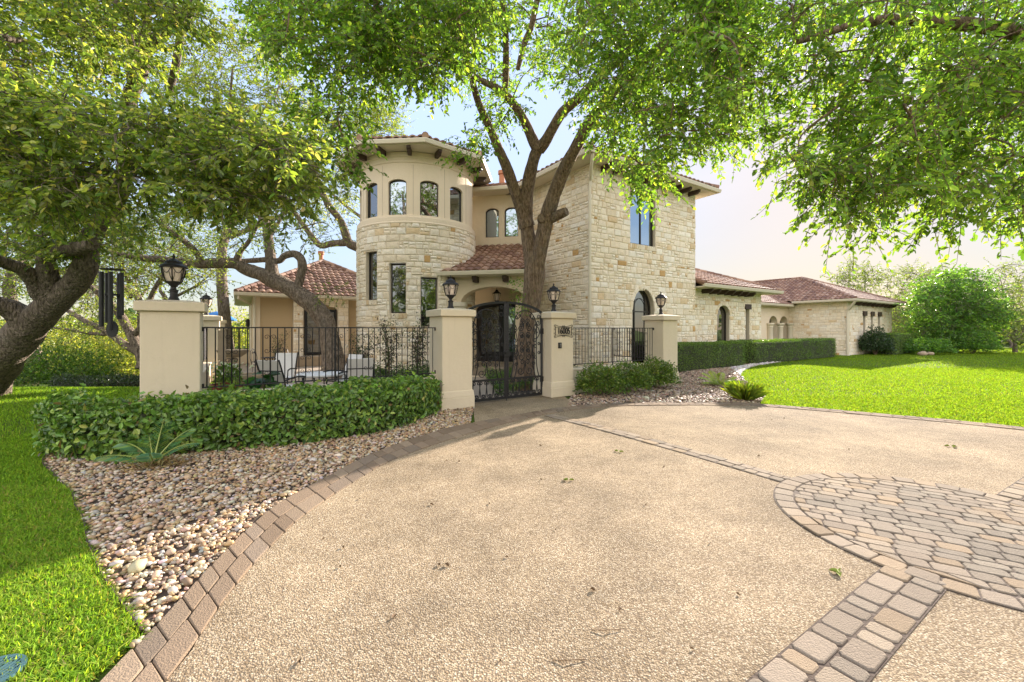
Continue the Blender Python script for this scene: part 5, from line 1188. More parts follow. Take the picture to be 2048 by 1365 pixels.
# =================================================================== TREES
def node_path(pts, k=6):
    return [(Vector(p[:3]), p[3]) for p in catmull(pts, k)]
def limb(pxs, k=6):
    """(px, py, Y, width in px) read off the photograph -> points with radius"""
    return node_path([(*at(x, y, Y), w/F*Y/2) for x, y, Y, w in pxs], k)
def poly_clusters(poly, n, d0, d1, bias=1.0):
    q = scatter_poly(poly, n); Y = d0+(d1-d0)*rng.random(n)**bias; return np.array([tuple(at(x, y, yy)) for (x, y), yy in zip(q, Y)])
def tree(name, label, limbs, C, pal, wt, leaf, lmat='leaf', bmat='bark', sprays=9, nl=14, slen=.55, rad=.42, droop=.35, base=None, cat='tree', wl=.52, twig=.006, connect=True, seg=9, nz=.10, spread=1.0, maxd=9, group=None):
    m = MB(); nodes = []
    for i, L in enumerate(limbs):
        m.tube([p for p, r in L], [r for p, r in L], seg+4 if i == 0 else seg, nz=nz if L[0][1] > .05 else .0); nodes += [(p, r) for p, r in L[len(L)//4 if i else len(L)//2:]]
    NP = np.array([tuple(p) for p, r in nodes]); b0 = Vector(base) if base is not None else limbs[0][0][0]
    C = np.asarray(C); cen = NP.mean(0); tips = []
    if connect:
        order = np.argsort([np.min(np.linalg.norm(NP-c, axis=1)) for c in C]); pool = [NP]; NPa = NP.copy()
        for ci in order:
            c = C[ci]; dd = np.linalg.norm(NPa-c, axis=1); j = int(np.argmin(dd)); d = dd[j]
            if d > maxd or d < .12: continue
            p = Vector(NPa[j]); e = Vector(c); mid = (p+e)/2+Vector(rng.normal(0, .10*d, 3))+UP*(.10*d); r0 = min(.045, .010+.011*d)*spread
            pts = [Vector(q[:3]) for q in catmull([tuple(p), tuple(mid), tuple(e)], 4)]; m.tube(pts, [r0*(1-.75*i/(len(pts)-1)) for i in range(len(pts))], 5, cap=False)
            NPa = np.vstack([NPa, np.array([tuple(q) for q in pts[3:]])])
    ns = len(C)*sprays; bc_ = np.repeat(C, sprays, 0); off = nrm(rng.normal(0, 1, (ns, 3)))*(rng.random((ns, 1))**.5)*rad; bp = bc_+off*np.array([[1, 1, .75]])
    sd = nrm(nrm(off)*.8+nrm(bc_-cen)*.25+rng.normal(0, .5, (ns, 3))+np.array([[0, 0, -droop]])); sl = slen*rng.uniform(.5, 1.25, ns)
    # twigs
    e = bp+sd*sl[:, None]+np.array([[0, 0, -1]])*(sl*droop*.3)[:, None]; t1 = nrm(np.cross(sd, rng.normal(0, 1, (ns, 3)))); t2 = np.cross(sd, t1); ring = np.stack([t1, -.5*t1+.87*t2, -.5*t1-.87*t2], 1)
    V = np.stack([(bc_*.5+bp*.5)[:, None]+ring*twig, bp[:, None]+ring*twig*.8, e[:, None]+ring*twig*.35], 1).reshape(-1, 3); i = np.arange(ns)[:, None]*9
    Ft = np.concatenate([i+np.array([[r*3+k, r*3+(k+1) % 3, r*3+3+(k+1) % 3, r*3+3+k]]) for r in (0, 1) for k in range(3)])
    n = ns*nl; k = np.tile(np.arange(nl), ns); tt = (k+.5)/nl+rng.normal(0, .03, n); S = np.repeat(sd, nl, 0); base_ = np.repeat(bp, nl, 0); SL = np.repeat(sl, nl)
    pos = base_+S*(SL*tt)[:, None]+np.array([[0, 0, -1]])*(SL*droop*.3*tt*tt)[:, None]; sdv = nrm(np.cross(S, np.array([[0, 0, 1]]))+rng.normal(0, .25, (n, 3)))*np.where(k % 2, 1, -1)[:, None]
    D = nrm(S*.55+sdv*.8+rng.normal(0, .3, (n, 3))+np.array([[0, 0, -.25]])); Nn = nrm(np.array([[0, 0, 1.0]])+rng.normal(0, .55, (n, 3))); L = leaf*rng.uniform(.6, 1.3, n)
    LV, LF = leaves(pos, D, Nn, L, L*wl*rng.uniform(.85, 1.15, n))
    o = empty(name, b0, label, cat, group); m.build('trunk', M[bmat], o, smooth=True)
    ct = np.repeat(rng.normal(1, .13, len(C)), sprays*nl)[:, None]; tint = np.clip(pick_tint(n, pal, wt, .2)*ct, .004, .9)
    cr = np_obj('crown', LV, LF, M[lmat], np.repeat(tint, 2, 0), o); np_obj('twigs', V, Ft, M[bmat], None, cr); return o
ELM = [(.115, .215, .040), (.155, .265, .046), (.085, .16, .035), (.22, .33, .055), (.32, .38, .075)]; EW = [3, 3, 2, 1.6, .5]
# ---- elm behind the gate
tr = limb([(1046, 800, 11.7, 78), (1047, 765, 11.7, 56), (1050, 720, 11.75, 44), (1057, 650, 11.8, 37), (1065, 590, 11.8, 38), (1069, 540, 11.8, 41), (1062, 505, 11.8, 32), (1055, 465, 11.8, 27), (1052, 420, 11.7, 26), (1057, 365, 11.5, 26), (1068, 318, 11.2, 24), (1076, 298, 11.1, 22)], 6)
EL = [tr,
 limb([(1073, 548, 11.75, 28), (1082, 492, 11.6, 30), (1091, 448, 11.5, 30), (1105, 398, 11.3, 28), (1128, 341, 11.0, 26), (1150, 298, 10.7, 24), (1180, 245, 10.2, 24), (1230, 180, 9.5, 20), (1300, 110, 8.8, 16), (1390, 40, 8.0, 11), (1480, -30, 7.4, 6)]),
 limb([(1054, 455, 11.8, 34), (1043, 418, 11.7, 27), (1026, 372, 11.5, 23), (1013, 335, 11.3, 21), (999, 302, 11.1, 19), (980, 258, 10.8, 16), (955, 200, 10.3, 14), (940, 140, 9.6, 11), (915, 60, 8.8, 8), (880, -20, 8.0, 5)]),
 limb([(1076, 302, 11.1, 22), (1062, 272, 11.0, 21), (1050, 245, 10.8, 19), (1032, 215, 10.5, 17), (1005, 184, 10.1, 14), (960, 160, 9.4, 12), (880, 120, 8.4, 9), (770, 90, 7.5, 7), (660, 90, 7.0, 4)]),
 limb([(1078, 300, 11.1, 24), (1094, 278, 10.9, 22), (1123, 228, 10.5, 20), (1155, 199, 10.2, 19), (1195, 160, 9.8, 18), (1260, 100, 9.0, 14), (1330, 30, 8.2, 10), (1380, -60, 7.6, 6)]),
 limb([(1010, 190, 10.2, 12), (1012, 120, 9.8, 13), (1010, 50, 9.4, 12), (1000, -40, 9.0, 8)]),
 limb([(1035, 140, 10.4, 9), (1048, 90, 10.2, 12), (1062, 55, 10.0, 12), (1072, 10, 9.8, 12), (1090, -60, 9.4, 8)]),
 limb([(1102, 438, 11.4, 20), (1118, 430, 11.25, 21), (1133, 423, 11.1, 18)], 3), limb([(1084, 440, 11.45, 20), (1083, 436, 11.3, 18)], 3)]
C1 = np.vstack([poly_clusters([(505, -50), (505, 25), (560, 90), (620, 60), (760, 110), (860, 120), (960, 120), (1000, -50)], 150, 6.2, 9.2),
 poly_clusters([(560, 70), (600, 170), (635, 270), (660, 330), (705, 320), (722, 210), (740, 160), (830, 130), (860, 165), (890, 90), (720, 60)], 46, 6.2, 7.6),
 poly_clusters([(770, 110), (780, 180), (800, 150), (850, 150), (885, 160), (890, 90)], 10, 6.4, 7.4),
 poly_clusters([(920, 120), (925, 320), (950, 330), (1000, 260), (1050, 180), (1150, 120), (1150, -50), (930, -50)], 58, 8.6, 11.6),
 poly_clusters([(1150, -50), (1150, 150), (1180, 270), (1240, 320), (1290, 345), (1330, 290), (1400, 260), (1440, 320), (1480, 260), (1480, -50)], 190, 6.0, 9.6),
 poly_clusters([(1240, 330), (1270, 380), (1300, 385), (1325, 330)], 5, 6.4, 7.2)])
tree('elm_tree', 'tall forked elm with furrowed trunk growing behind the gate', EL, C1, ELM, EW, .088, sprays=11, nl=11, slen=.46, rad=.36, droop=.5, maxd=4)
elm_ = [o for o in bpy.data.objects if o.name == 'elm_tree'][0]
n = 150; Ps = np.array([tuple(at(rng.uniform(1020, 1052)+.2*(rng.uniform(0, 70)), 0, 11.4)) for _ in range(n)]); zz = rng.uniform(555, 632, n); Ps = np.array([tuple(at(rng.normal(1042-.12*(632-z_), 9), z_, 11.45+rng.normal(0, .12))) for z_ in zz]); Lf = rng.uniform(.05, .085, n); V, Fq = leaves(Ps, rng.normal(0, 1, (n, 3)), nrm(rng.normal(0, .6, (n, 3))+np.array([[0, -.4, 1]])), Lf, Lf*.55); np_obj('foliage', V, Fq, M['leaf'], np.repeat(pick_tint(n, ELM, EW), 2, 0), elm_)
# ---- overhanging elm at the right
t0 = Vector((11.6, 6.2, 0)); P4 = lambda x, y, z, r: (x, y, z, r)
RL = [node_path([(11.6, 6.2, -.1, .36), (11.5, 6.2, .8, .27), (11.3, 6.1, 1.9, .25), (11.0, 6.0, 3.0, .24), (10.7, 5.9, 4.2, .19), (10.4, 5.8, 5.6, .14), (10.2, 5.8, 7.0, .08)]),
 node_path([(11.0, 6.0, 3.0, .18), (10.0, 5.9, 4.3, .15), (8.3, 5.6, 5.2, .12), (6.6, 5.5, 5.6, .09), (4.9, 5.5, 5.75, .06), (3.8, 5.55, 5.5, .035)]),
 node_path([(10.8, 5.95, 3.8, .16), (10.0, 5.2, 5.0, .12), (8.6, 4.6, 5.6, .08), (7.0, 4.4, 5.8, .04)]), node_path([(10.7, 5.9, 4.0, .15), (9.6, 6.6, 5.0, .11), (8.0, 7.2, 5.4, .07), (6.4, 7.4, 5.4, .04)]),
 node_path([(10.4, 5.9, 5.0, .1), (11.4, 6.8, 5.8, .07), (12.4, 7.6, 6.2, .04)])]
C2 = np.vstack([poly_clusters([(1360, -50), (1420, 100), (1470, 270), (1530, 290), (1590, 320), (1700, 360), (1850, 380), (2010, 360), (2160, 420), (2160, -50)], 265, 4.6, 8.0),
 poly_clusters([(1590, 320), (1610, 400), (1640, 450), (1720, 430), (1735, 470), (1790, 400), (1850, 420), (1872, 470), (1905, 430), (1960, 400), (1990, 360), (1800, 300)], 34, 5.0, 6.6),
 poly_clusters([(2010, 380), (2040, 470), (2160, 480), (2160, 380)], 10, 4.8, 6.2)])
tree('elm_tree', 'elm overhanging from the right edge, with drooping sprays before the low sun', RL, C2, ELM, EW, .086, sprays=10, nl=11, slen=.44, rad=.33, droop=.55, maxd=4)
# ---- left live oak
OAK = [(.145, .215, .050), (.20, .27, .058), (.10, .16, .04), (.30, .35, .09), (.45, .44, .18)]; OW = [3, 2.6, 2.2, 1.4, .6]
OL = [limb([(-75, 815, 10.6, 122), (-45, 768, 10.4, 94), (12, 702, 10.0, 70), (62, 652, 9.8, 56), (102, 612, 9.6, 50), (148, 569, 9.4, 43), (172, 530, 9.2, 38), (177, 495, 9.1, 34), (195, 450, 9.0, 32), (222, 415, 8.8, 29), (250, 340, 8.6, 27), (258, 260, 8.4, 26), (258, 205, 8.2, 26), (278, 150, 8.0, 25), (292, 95, 7.8, 23)]),
 limb([(292, 95, 7.8, 24), (272, 66, 7.7, 20), (245, 25, 7.5, 17), (215, -20, 7.3, 14), (180, -90, 7.0, 9)]), limb([(291, 92, 7.8, 18), (293, 50, 7.8, 17), (292, 0, 7.8, 15), (290, -80, 7.8, 9)]),
 limb([(294, 96, 7.8, 24), (322, 72, 7.6, 21), (355, 45, 7.4, 19), (385, 15, 7.2, 16), (405, -40, 6.9, 12), (430, -110, 6.6, 7)]),
 limb([(338, 190, 8.6, 12), (352, 128, 8.3, 14), (362, 60, 8.0, 12), (372, 0, 7.6, 8)]),
 limb([(95, 618, 9.6, 50), (103, 580, 9.4, 40), (96, 545, 9.2, 32), (93, 515, 9.1, 28), (115, 503, 9.0, 27), (150, 498, 8.8, 26), (185, 490, 8.6, 22)]),
 limb([(62, 658, 9.8, 56), (40, 632, 9.6, 44), (12, 615, 9.4, 38), (-40, 600, 9.0, 30), (-120, 570, 8.5, 20)]),
 limb([(98, 600, 9.6, 44), (84, 586, 9.4, 40), (70, 562, 9.2, 32), (45, 540, 8.9, 26), (10, 527, 8.6, 22), (-50, 500, 8.0, 16)]),
 limb([(146, 80, 7.4, 9), (120, 55, 7.2, 10), (75, 20, 7.0, 11), (20, -40, 6.7, 12)]), limb([(66, 85, 7.0, 8), (30, 80, 6.8, 12), (-30, 70, 6.5, 15)]),
 limb([(250, 330, 8.6, 20), (330, 300, 7.9, 14), (420, 290, 7.2, 10), (520, 300, 6.6, 7), (610, 320, 6.2, 4)]), limb([(240, 380, 8.7, 18), (180, 350, 7.8, 13), (100, 320, 7.0, 10), (20, 310, 6.4, 7)])]
C3 = np.vstack([poly_clusters([(-80, 150), (100, 190), (300, 235), (470, 240), (600, 275), (640, 330), (630, 350), (560, 415), (500, 390), (430, 425), (330, 370), (240, 400), (110, 425), (-80, 410)], 185, 4.9, 6.8),
 poly_clusters([(-80, -50), (-80, 200), (120, 210), (240, 190), (300, 130), (420, -20), (430, -50)], 125, 6.2, 8.6), poly_clusters([(-80, 400), (-80, 520), (60, 520), (240, 500), (330, 470), (330, 390)], 62, 8.4, 10.2)])
tree('live_oak', 'old live oak leaning in from the left edge with a thick crooked trunk', OL, C3, OAK, OW, .088, 'oak', 'oakbark', sprays=13, nl=11, slen=.34, rad=.36, droop=.1, wl=.5, maxd=3.5, nz=.14)
# ---- courtyard oak
KL = [limb([(668, 762, 14.6, 64), (668, 735, 14.6, 50), (664, 700, 14.6, 40), (656, 665, 14.6, 36), (648, 640, 14.6, 36), (625, 610, 14.6, 36), (600, 590, 14.6, 33), (570, 572, 14.6, 30), (545, 560, 14.6, 34), (520, 548, 14.5, 26), (490, 538, 14.5, 24), (470, 528, 14.4, 22), (430, 527, 14.3, 20), (400, 528, 14.2, 19), (365, 525, 14.0, 17), (330, 520, 13.7, 15), (290, 517, 13.4, 13), (255, 512, 13.0, 10), (200, 500, 12.5, 6)]),
 limb([(546, 562, 14.6, 26), (543, 530, 14.6, 22), (540, 500, 14.7, 19), (536, 470, 14.8, 17), (530, 442, 14.9, 16), (505, 420, 14.9, 12), (480, 395, 14.8, 10), (470, 350, 14.7, 7)]),
 limb([(592, 584, 14.6, 19), (600, 560, 14.6, 17), (605, 535, 14.6, 17), (602, 518, 14.6, 16), (588, 508, 14.6, 14), (570, 512, 14.6, 13), (558, 522, 14.7, 12), (530, 520, 14.8, 11), (500, 522, 14.9, 10), (460, 522, 15, 7)]),
 limb([(472, 530, 14.4, 16), (480, 505, 14.3, 11), (500, 480, 14.2, 8), (520, 440, 14.0, 5)]), limb([(405, 529, 14.2, 15), (392, 505, 14.0, 12), (365, 480, 13.6, 11), (330, 455, 13.2, 8), (300, 430, 12.9, 5)]), limb([(540, 470, 14.8, 9), (560, 440, 14.9, 7), (580, 400, 15, 5)])]
C4 = np.vstack([poly_clusters([(235, 430), (235, 530), (380, 545), (470, 500), (560, 490), (600, 470), (640, 500), (680, 470), (620, 400), (520, 360), (400, 400)], 120, 12.6, 15.8), poly_clusters([(640, 565), (665, 555), (680, 590), (650, 590)], 3, 14.3, 14.8)])
tree('live_oak', 'leaning live oak in the courtyard with a looping limb before the left wing', KL, C4, OAK, [3, 2.4, 2.6, .9, .3], .062, 'oak', 'oakbark', sprays=10, nl=12, slen=.40, rad=.5, droop=.15, maxd=3.2, nz=.12)
# ---- oak beside and behind the tower
TL = [node_path([(-5.75, 19.3, -.1, .42), (-5.75, 19.3, 1.5, .34), (-5.8, 19.2, 3.2, .30), (*at(742, 512, 18.8), .25), (*at(720, 498, 18.6), .20), (*at(698, 487, 18.4), .19), (*at(690, 465, 18.3), .18), (*at(680, 440, 18.2), .15), (*at(658, 412, 18.0), .14), (*at(645, 385, 17.9), .12), (*at(625, 330, 17.7), .08), (*at(600, 270, 17.6), .04)]),
 limb([(690, 486, 18.4, 15), (662, 488, 18.3, 13), (642, 492, 18.2, 12), (625, 475, 18.1, 11), (605, 448, 18.0, 10), (575, 405, 17.8, 8), (550, 365, 17.6, 6), (530, 310, 17.5, 4)]), limb([(646, 392, 17.9, 9), (630, 388, 17.8, 8), (610, 370, 17.7, 7), (590, 335, 17.6, 4)])]
C5 = np.vstack([poly_clusters([(520, 230), (640, 180), (705, 230), (718, 300), (712, 400), (690, 440), (620, 450), (560, 400), (500, 400), (470, 320)], 125, 16.6, 19.6)])
tree('live_oak', 'oak whose dark limb reaches out from behind the round tower', TL, C5, OAK, [2.4, 2.6, 1.6, 2, 1.2], .068, 'oak', 'oakbark', sprays=10, nl=11, slen=.42, rad=.55, droop=.1, maxd=3.2)
# ---- trees behind the left wing and far left
BR = [(.175, .24, .040), (.22, .28, .045), (.13, .19, .038), (.29, .33, .065)]
def bg_tree(px, Y, htop, label, poly, n, d0, d1, leaf, pal=BR, wt=(3, 2.5, 1.6, 1.2), w=.3, sprays=10, nl=9, slen=.7, rad=.9, trunks=1, name='oak_tree', droop=.1, z=None, bmat='oakbark', lmat='oak', maxd=5, zb=0, fork=.45):
    c = at(px, 700, Y); c.z = zb if z is None else z; L = []; top = at(px, htop, (d0+d1)/2)
    for k in range(trunks):
        a = 2*pi*k/max(1, trunks)+.4; o = Vector((cos(a), sin(a), 0))*(.0 if trunks == 1 else .25); e = top+Vector((cos(a)*(.3 if trunks == 1 else 1.6), sin(a)*(.3 if trunks == 1 else 1.0), 0)); h = e.z-c.z
        b = c+o; e = b.lerp(e, .80); wob = lambda s: Vector((rng.normal(0, s), rng.normal(0, s), 0)); hs = h*.05; f = b.lerp(e, fork)+wob(hs); L.append(node_path([(*(b-UP*.1), w*1.4), (*(b+UP*.4), w), (*(f), w*.7), (*(b.lerp(e, .75)+wob(hs*1.5)), w*.34), (*(e+wob(hs*2)), w*.06)], 5))
        for j in range(4):
            a2 = 2*pi*j/4+k+rng.uniform(0, .8); g = b.lerp(e, fork+.04+.07*j); r = h*.34; L.append(node_path([(*g, w*.5), (*(g+Vector((cos(a2)*r*.5, sin(a2)*r*.4, h*.10))), w*.32), (*(g+Vector((cos(a2)*r, sin(a2)*r*.7, h*.24))), w*.1)], 4))
    C = poly_clusters(poly, n, d0, d1); return tree(name, label, L, C, pal, wt, leaf, lmat, bmat, sprays=sprays, nl=nl, slen=slen, rad=rad, droop=droop, maxd=maxd, twig=.010, seg=7, spread=1.3)
bg_tree(455, 24, 90, 'tall sunlit yellow green oak behind the left wing', [(300, 60), (380, 20), (460, 30), (540, 70), (600, 150), (645, 250), (640, 330), (560, 400), (440, 420), (330, 380), (290, 200)], 235, 21, 26, .135, sprays=12, nl=10, slen=.7, rad=.9, w=.34)
bg_tree(765, 31, 235, 'small rounded oak top showing just behind the round tower', [(690, 290), (700, 230), (730, 205), (765, 198), (800, 225), (808, 270), (790, 310), (700, 330)], 70, 29.5, 33, .15, sprays=11, nl=10, slen=.8, rad=.9, w=.3)
bg_tree(70, 20, 300, 'dark oak standing behind the leaning live oak at far left', [(-90, 300), (60, 330), (200, 360), (250, 430), (230, 520), (120, 580), (-90, 600)], 150, 17, 22, .11, pal=OAK, wt=OW, w=.3)
bg_tree(292, 19, 470, 'several stemmed oak seen between the leaning oak and the large pillar', [(180, 430), (330, 420), (420, 470), (440, 560), (400, 600), (330, 560), (260, 580), (170, 620), (120, 560)], 110, 16.5, 21, .10, w=.15, trunks=3, pal=BR, fork=.6)
WL = [limb([(318, 790, 13.5, 34), (300, 745, 13.5, 28), (281, 705, 13.5, 22), (262, 668, 13.5, 17), (240, 630, 13.5, 14), (214, 600, 13.4, 12), (180, 572, 13.2, 9), (150, 540, 13, 5)]), limb([(283, 708, 13.5, 17), (250, 690, 13.5, 14), (215, 664, 13.6, 12), (175, 645, 13.7, 10), (135, 622, 13.8, 7), (90, 600, 14, 4)]), limb([(272, 668, 13.5, 13), (292, 640, 13.4, 12), (300, 600, 13.3, 10), (320, 560, 13.2, 7), (350, 520, 13, 4)]), limb([(222, 668, 13.6, 8), (190, 668, 13.6, 7), (140, 660, 13.6, 5), (100, 655, 13.6, 3)])]
CW = poly_clusters([(60, 560), (140, 590), (250, 560), (330, 540), (330, 590), (250, 620), (200, 700), (150, 690), (60, 660)], 42, 12.4, 15.5)
tree('oak_tree', 'low branching oak behind the large left pillar, limbs crossing below the wind chime', WL, CW, BR, [3, 2.5, 1.6, 1.2], .07, 'oak', 'oakbark', sprays=7, nl=11, slen=.5, rad=.5, droop=.3, maxd=3)
YL = [(.22, .25, .045), (.28, .29, .06), (.16, .20, .04), (.30, .31, .10)]
for i, (px, Y, py, rx, h, lb, pal) in enumerate(((70, 26, 700, 3.4, 3.2, 'bright yellow green bush on the slope behind the leaning oak', YL), (190, 31, 690, 3.8, 3.6, 'pale sunlit bush mass left of the large pillar', YL), (255, 23, 715, 2.2, 2.4, 'bright bush just left of the large pillar', YL), (-40, 30, 690, 4.2, 4.0, 'sunlit bush at the far left edge beyond the lawn', YL),
    (448, 34, 690, 3.6, 4.2, 'bright yellow bush behind the back fence of the courtyard', YL), (30, 16.5, 760, 2.6, 1.35, 'dark green spreading bush at the far left lawn edge', CV), (140, 17.5, 760, 1.9, 1.15, 'dark green spreading bush beside the low ground cover strip', CV))):
    c = at(px, 700, Y); z0 = float(zf(c.x, c.y))-.15 if i != 4 else -1.0; blob_shrub('bush', (c.x, c.y), rx, rx*.8, h+max(0, -z0)*.8, 4200, .16 if Y > 20 else .10, pal, [3, 2, 2, 1], lb, 'bush', 'oak', z0=z0, rough=.3)
st = [tuple(at(x, 760, Y))[:2] for x, Y in ((105, 13.2), (190, 12.8), (280, 13.2), (400, 14.5), (400, 15.6), (280, 14.4), (190, 14.0), (108, 14.1))]
hedge('low_hedge', st, .34, 7000, .06, [(.035, .06, .022), (.05, .08, .028)], [1, 1], 'low dark ground hugging hedge strip at the far edge of the left lawn', 'hedge', zb=-.28)
# ---- trees on the right
PAL = [(.13, .19, .05), (.17, .23, .06), (.10, .15, .04), (.22, .25, .09)]; GRN = [(.09, .20, .04), (.12, .25, .046), (.065, .15, .034), (.17, .29, .05)]
bg_tree(1900, 31, 575, 'dense round dark green tree at the right edge of the lawn', [(1822, 620), (1850, 565), (1900, 550), (1950, 545), (1985, 570), (2005, 620), (2000, 670), (1960, 690), (1900, 690), (1845, 690), (1826, 660)], 230, 28.5, 33, .17, pal=GRN, w=.16, trunks=3, sprays=12, nl=10, slen=.6, rad=.7, name='broadleaf_tree', fork=.5, z=0)
for px, Y, ht, lb, poly, n in ((1705, 40, 545, 'thin pale tree rising behind the roof of the far wing', [(1655, 560), (1690, 535), (1740, 525), (1765, 560), (1745, 590), (1690, 580)], 34), (1795, 41, 560, 'tall loose light green tree between the far wing and the dark round tree', [(1765, 560), (1800, 535), (1850, 545), (1890, 535), (1910, 560), (1850, 590), (1830, 650), (1790, 690), (1765, 640)], 95), (2022, 37, 545, 'sparse nearly bare tree at the right edge behind the dark round tree', [(1960, 545), (2010, 520), (2090, 520), (2090, 640), (2020, 620), (1990, 590)], 40), (2030, 30, 640, 'small open tree with grey trunk at the right edge of the lawn', [(2000, 640), (2060, 610), (2100, 650), (2060, 690), (2010, 680)], 26), (1740, 36, 640, 'young tree just past the corner of the far wing', [(1770, 620), (1790, 610), (1830, 650), (1830, 690), (1790, 700), (1760, 690)], 40)):
    bg_tree(px if px != 1740 else 1795, Y, ht, lb, poly, n, Y-2.5, Y+2.5, .16, pal=PAL, w=.11, sprays=9, nl=9, slen=.9, rad=.9, name='mesquite_tree', fork=.35, z=0, maxd=7)
for i, (px, Y, rx, h, lb) in enumerate(((1835, 33, 1.8, 2.0, 'bright low bush between the box hedge and the round dark tree'), (1855, 27.5, 1.4, 1.1, 'rounded dark bush at the foot of the round tree'), (1945, 28.5, 1.5, 1.5, 'bushy growth at the right foot of the round tree'), (2060, 45, 4, 2.6, 'pale thicket beyond the lawn at the right edge'), (1990, 47, 4, 2.8, 'pale thicket beyond the lawn behind the grey trunk'))):
    c = at(px, 700, Y); blob_shrub('bush', (c.x, c.y), rx, rx*.8, h, 2600, .13, GRN if i in (1, 2) else PAL, [3, 2, 2, 1], lb, 'bush', 'oak', z0=0, rough=.28)
rk = at(1845, 700, 26.5); rk.z = 0
for i, (dx, s, lb) in enumerate(((0, .27, 'pale boulder at the right end of the far box hedge'), (.5, .2, 'smaller flat boulder beside the pale boulder at the far box hedge'))):
    V, T = ICO; r = np.array([1+.25*noise.noise((v[0]*1.7+i*5, v[1]*1.7, v[2]*1.7)) for v in V])[:, None]; tag(np_obj('boulder', V*r*np.array([[s, s*.8, s*.6]])+np.array([[rk.x+dx, rk.y, .1]]), T, M['rock'], smooth=True, base=(rk.x+dx, rk.y, .1)), lb, 'boulder')
# far woods as one mass, all round the back
def woods():
    n = 26000; a = rng.uniform(radians(20), radians(165), n); d = rng.uniform(62, 95, n); x, y = np.cos(a)*d, np.sin(a)*d
    h = 5.5+3.0*np.array([noise.noise((q*9, 1.3, 0)) for q in a]); h = np.where(x > 0, h*.75, h*1.1); z = h*rng.random(n)**.7-3*np.clip((-x-15)/20, 0, 1)
    P = np.stack([x, y, z], 1); L = rng.uniform(.5, 1.1, n); V, Fq = leaves(P, rng.normal(0, 1, (n, 3)), nrm(rng.normal(0, .7, (n, 3))+np.array([[0, 0, .6]])), L, L*.7); struct(np_obj('far_woods', V, Fq, M['oak'], np.repeat(pick_tint(n, [(.09, .13, .05), (.13, .17, .06), (.07, .11, .05)], [2, 1, 2]), 2, 0)), 'stuff')
woods()
def woods_behind():
    n = 9000; a = rng.uniform(radians(185), radians(355), n); d = rng.uniform(34, 48, n); h = 7.0+2.5*np.array([noise.noise((q*7, 4.3, 0)) for q in a]); P = np.stack([np.cos(a)*d, np.sin(a)*d, h*rng.random(n)**.8], 1); L = rng.uniform(.5, 1.1, n)
    V, Fq = leaves(P, rng.normal(0, 1, (n, 3)), nrm(rng.normal(0, .7, (n, 3))+np.array([[0, 0, .6]])), L, L*.7); struct(np_obj('far_woods', V, Fq, M['oak'], np.repeat(pick_tint(n, [(.09, .13, .04), (.12, .17, .05), (.06, .10, .03)], [2, 1, 2]), 2, 0)), 'stuff')
woods_behind()
# blue canopy far behind the left side
uc = at(433, 640, 27); t = empty('sun_umbrella', Vector((uc.x, uc.y, uc.z-2.4)), 'bright blue sun umbrella far behind the large left pillar', 'umbrella')
mb = MB(); mb.lathe([(0, .55), (.5, .40), (.95, .16), (1.15, 0), (1.13, -.06), (.9, .1), (0, .45)], uc, 8); mb.build('canopy', M['blue'], t); mb = MB(); mb.tube([uc-UP*2.4, uc+UP*.5], .03, 6); mb.build('pole', M['iron'], t)
# ---- fallen leaves and twigs on the drive
def fallen(name, mat, size):
    c = np.zeros((1, 3)); V, Fq = leaves(np.array([[0, 0, .006]]), np.array([[1.0, 0, .12]]), np.array([[0, .25, 1.0]]), np.array([size]), np.array([size*.55]), .5, .25); return np_obj(name, V, Fq, M[mat], None, base=(0, 0, 0))
fd = fallen('fallen_leaf', 'leafdry', .055); fg = fallen('fallen_leaf', 'leafgreen', .06); first = {id(fd): True, id(fg): True}
def drop(proto, x, y, rz, label, sc=1.0):
    if first[id(proto)]: o = proto; first[id(proto)] = False
    else: o = proto.copy(); COL.objects.link(o)
    o.location = (x, y, .004); o.rotation_euler = (0, 0, rz); o.scale = (sc,)*3; tag(o, label, 'leaf', 'fallen leaves on the driveway'); return o
for px, py in ((420, 1010), (330, 1080), (520, 985), (610, 930), (700, 905), (300, 1150), (400, 1100), (260, 1010), (360, 960), (560, 950)):
    g = gnd(px, py); o = fd.copy(); COL.objects.link(o); o.location = (g.x, g.y, .03); o.rotation_euler = (.2, .1, random.uniform(0, 6)); tag(o, 'small dry brown leaf lying among the pebbles of the left gravel bed', 'leaf', 'fallen leaves in the gravel')
GL = 'small green yellow leaf lying on the driveway aggregate'; DL = 'small curled brown leaf lying on the driveway aggregate'
for px, py, lb in ((1683, 1152, 'bright yellow green leaf on the drive just left of the paver band'), (1238, 905, 'yellow leaf on the drive near the straight paver band'), (1135, 964, 'yellow green leaf in the middle of the drive below the lantern shadow'), (1905, 895, 'green leaf on the far drive panel near the lawn')):
    g = gnd(px, py)
    for k in range(3): drop(fg, g.x+random.uniform(-.03, .03), g.y+random.uniform(-.03, .03), random.uniform(0, 6), lb, 1.0)
for px, py in ((650, 1078), (682, 1137), (684, 1095), (1010, 1115), (785, 1240), (1240, 1218), (1472, 1188), (880, 1134), (1000, 1320), (890, 1130), (960, 866), (1078, 892), (895, 922), (920, 925), (1545, 840), (1570, 838), (1480, 845), (1520, 913), (1380, 1300), (720, 1000), (1110, 1060), (1290, 1010), (600, 1330), (860, 1010), (1330, 935), (1700, 900), (1420, 1090), (1180, 1180), (980, 1010), (1080, 960)):
    g = gnd(px, py); drop(fd, g.x, g.y, random.uniform(0, 6), DL, random.uniform(.35, .8))
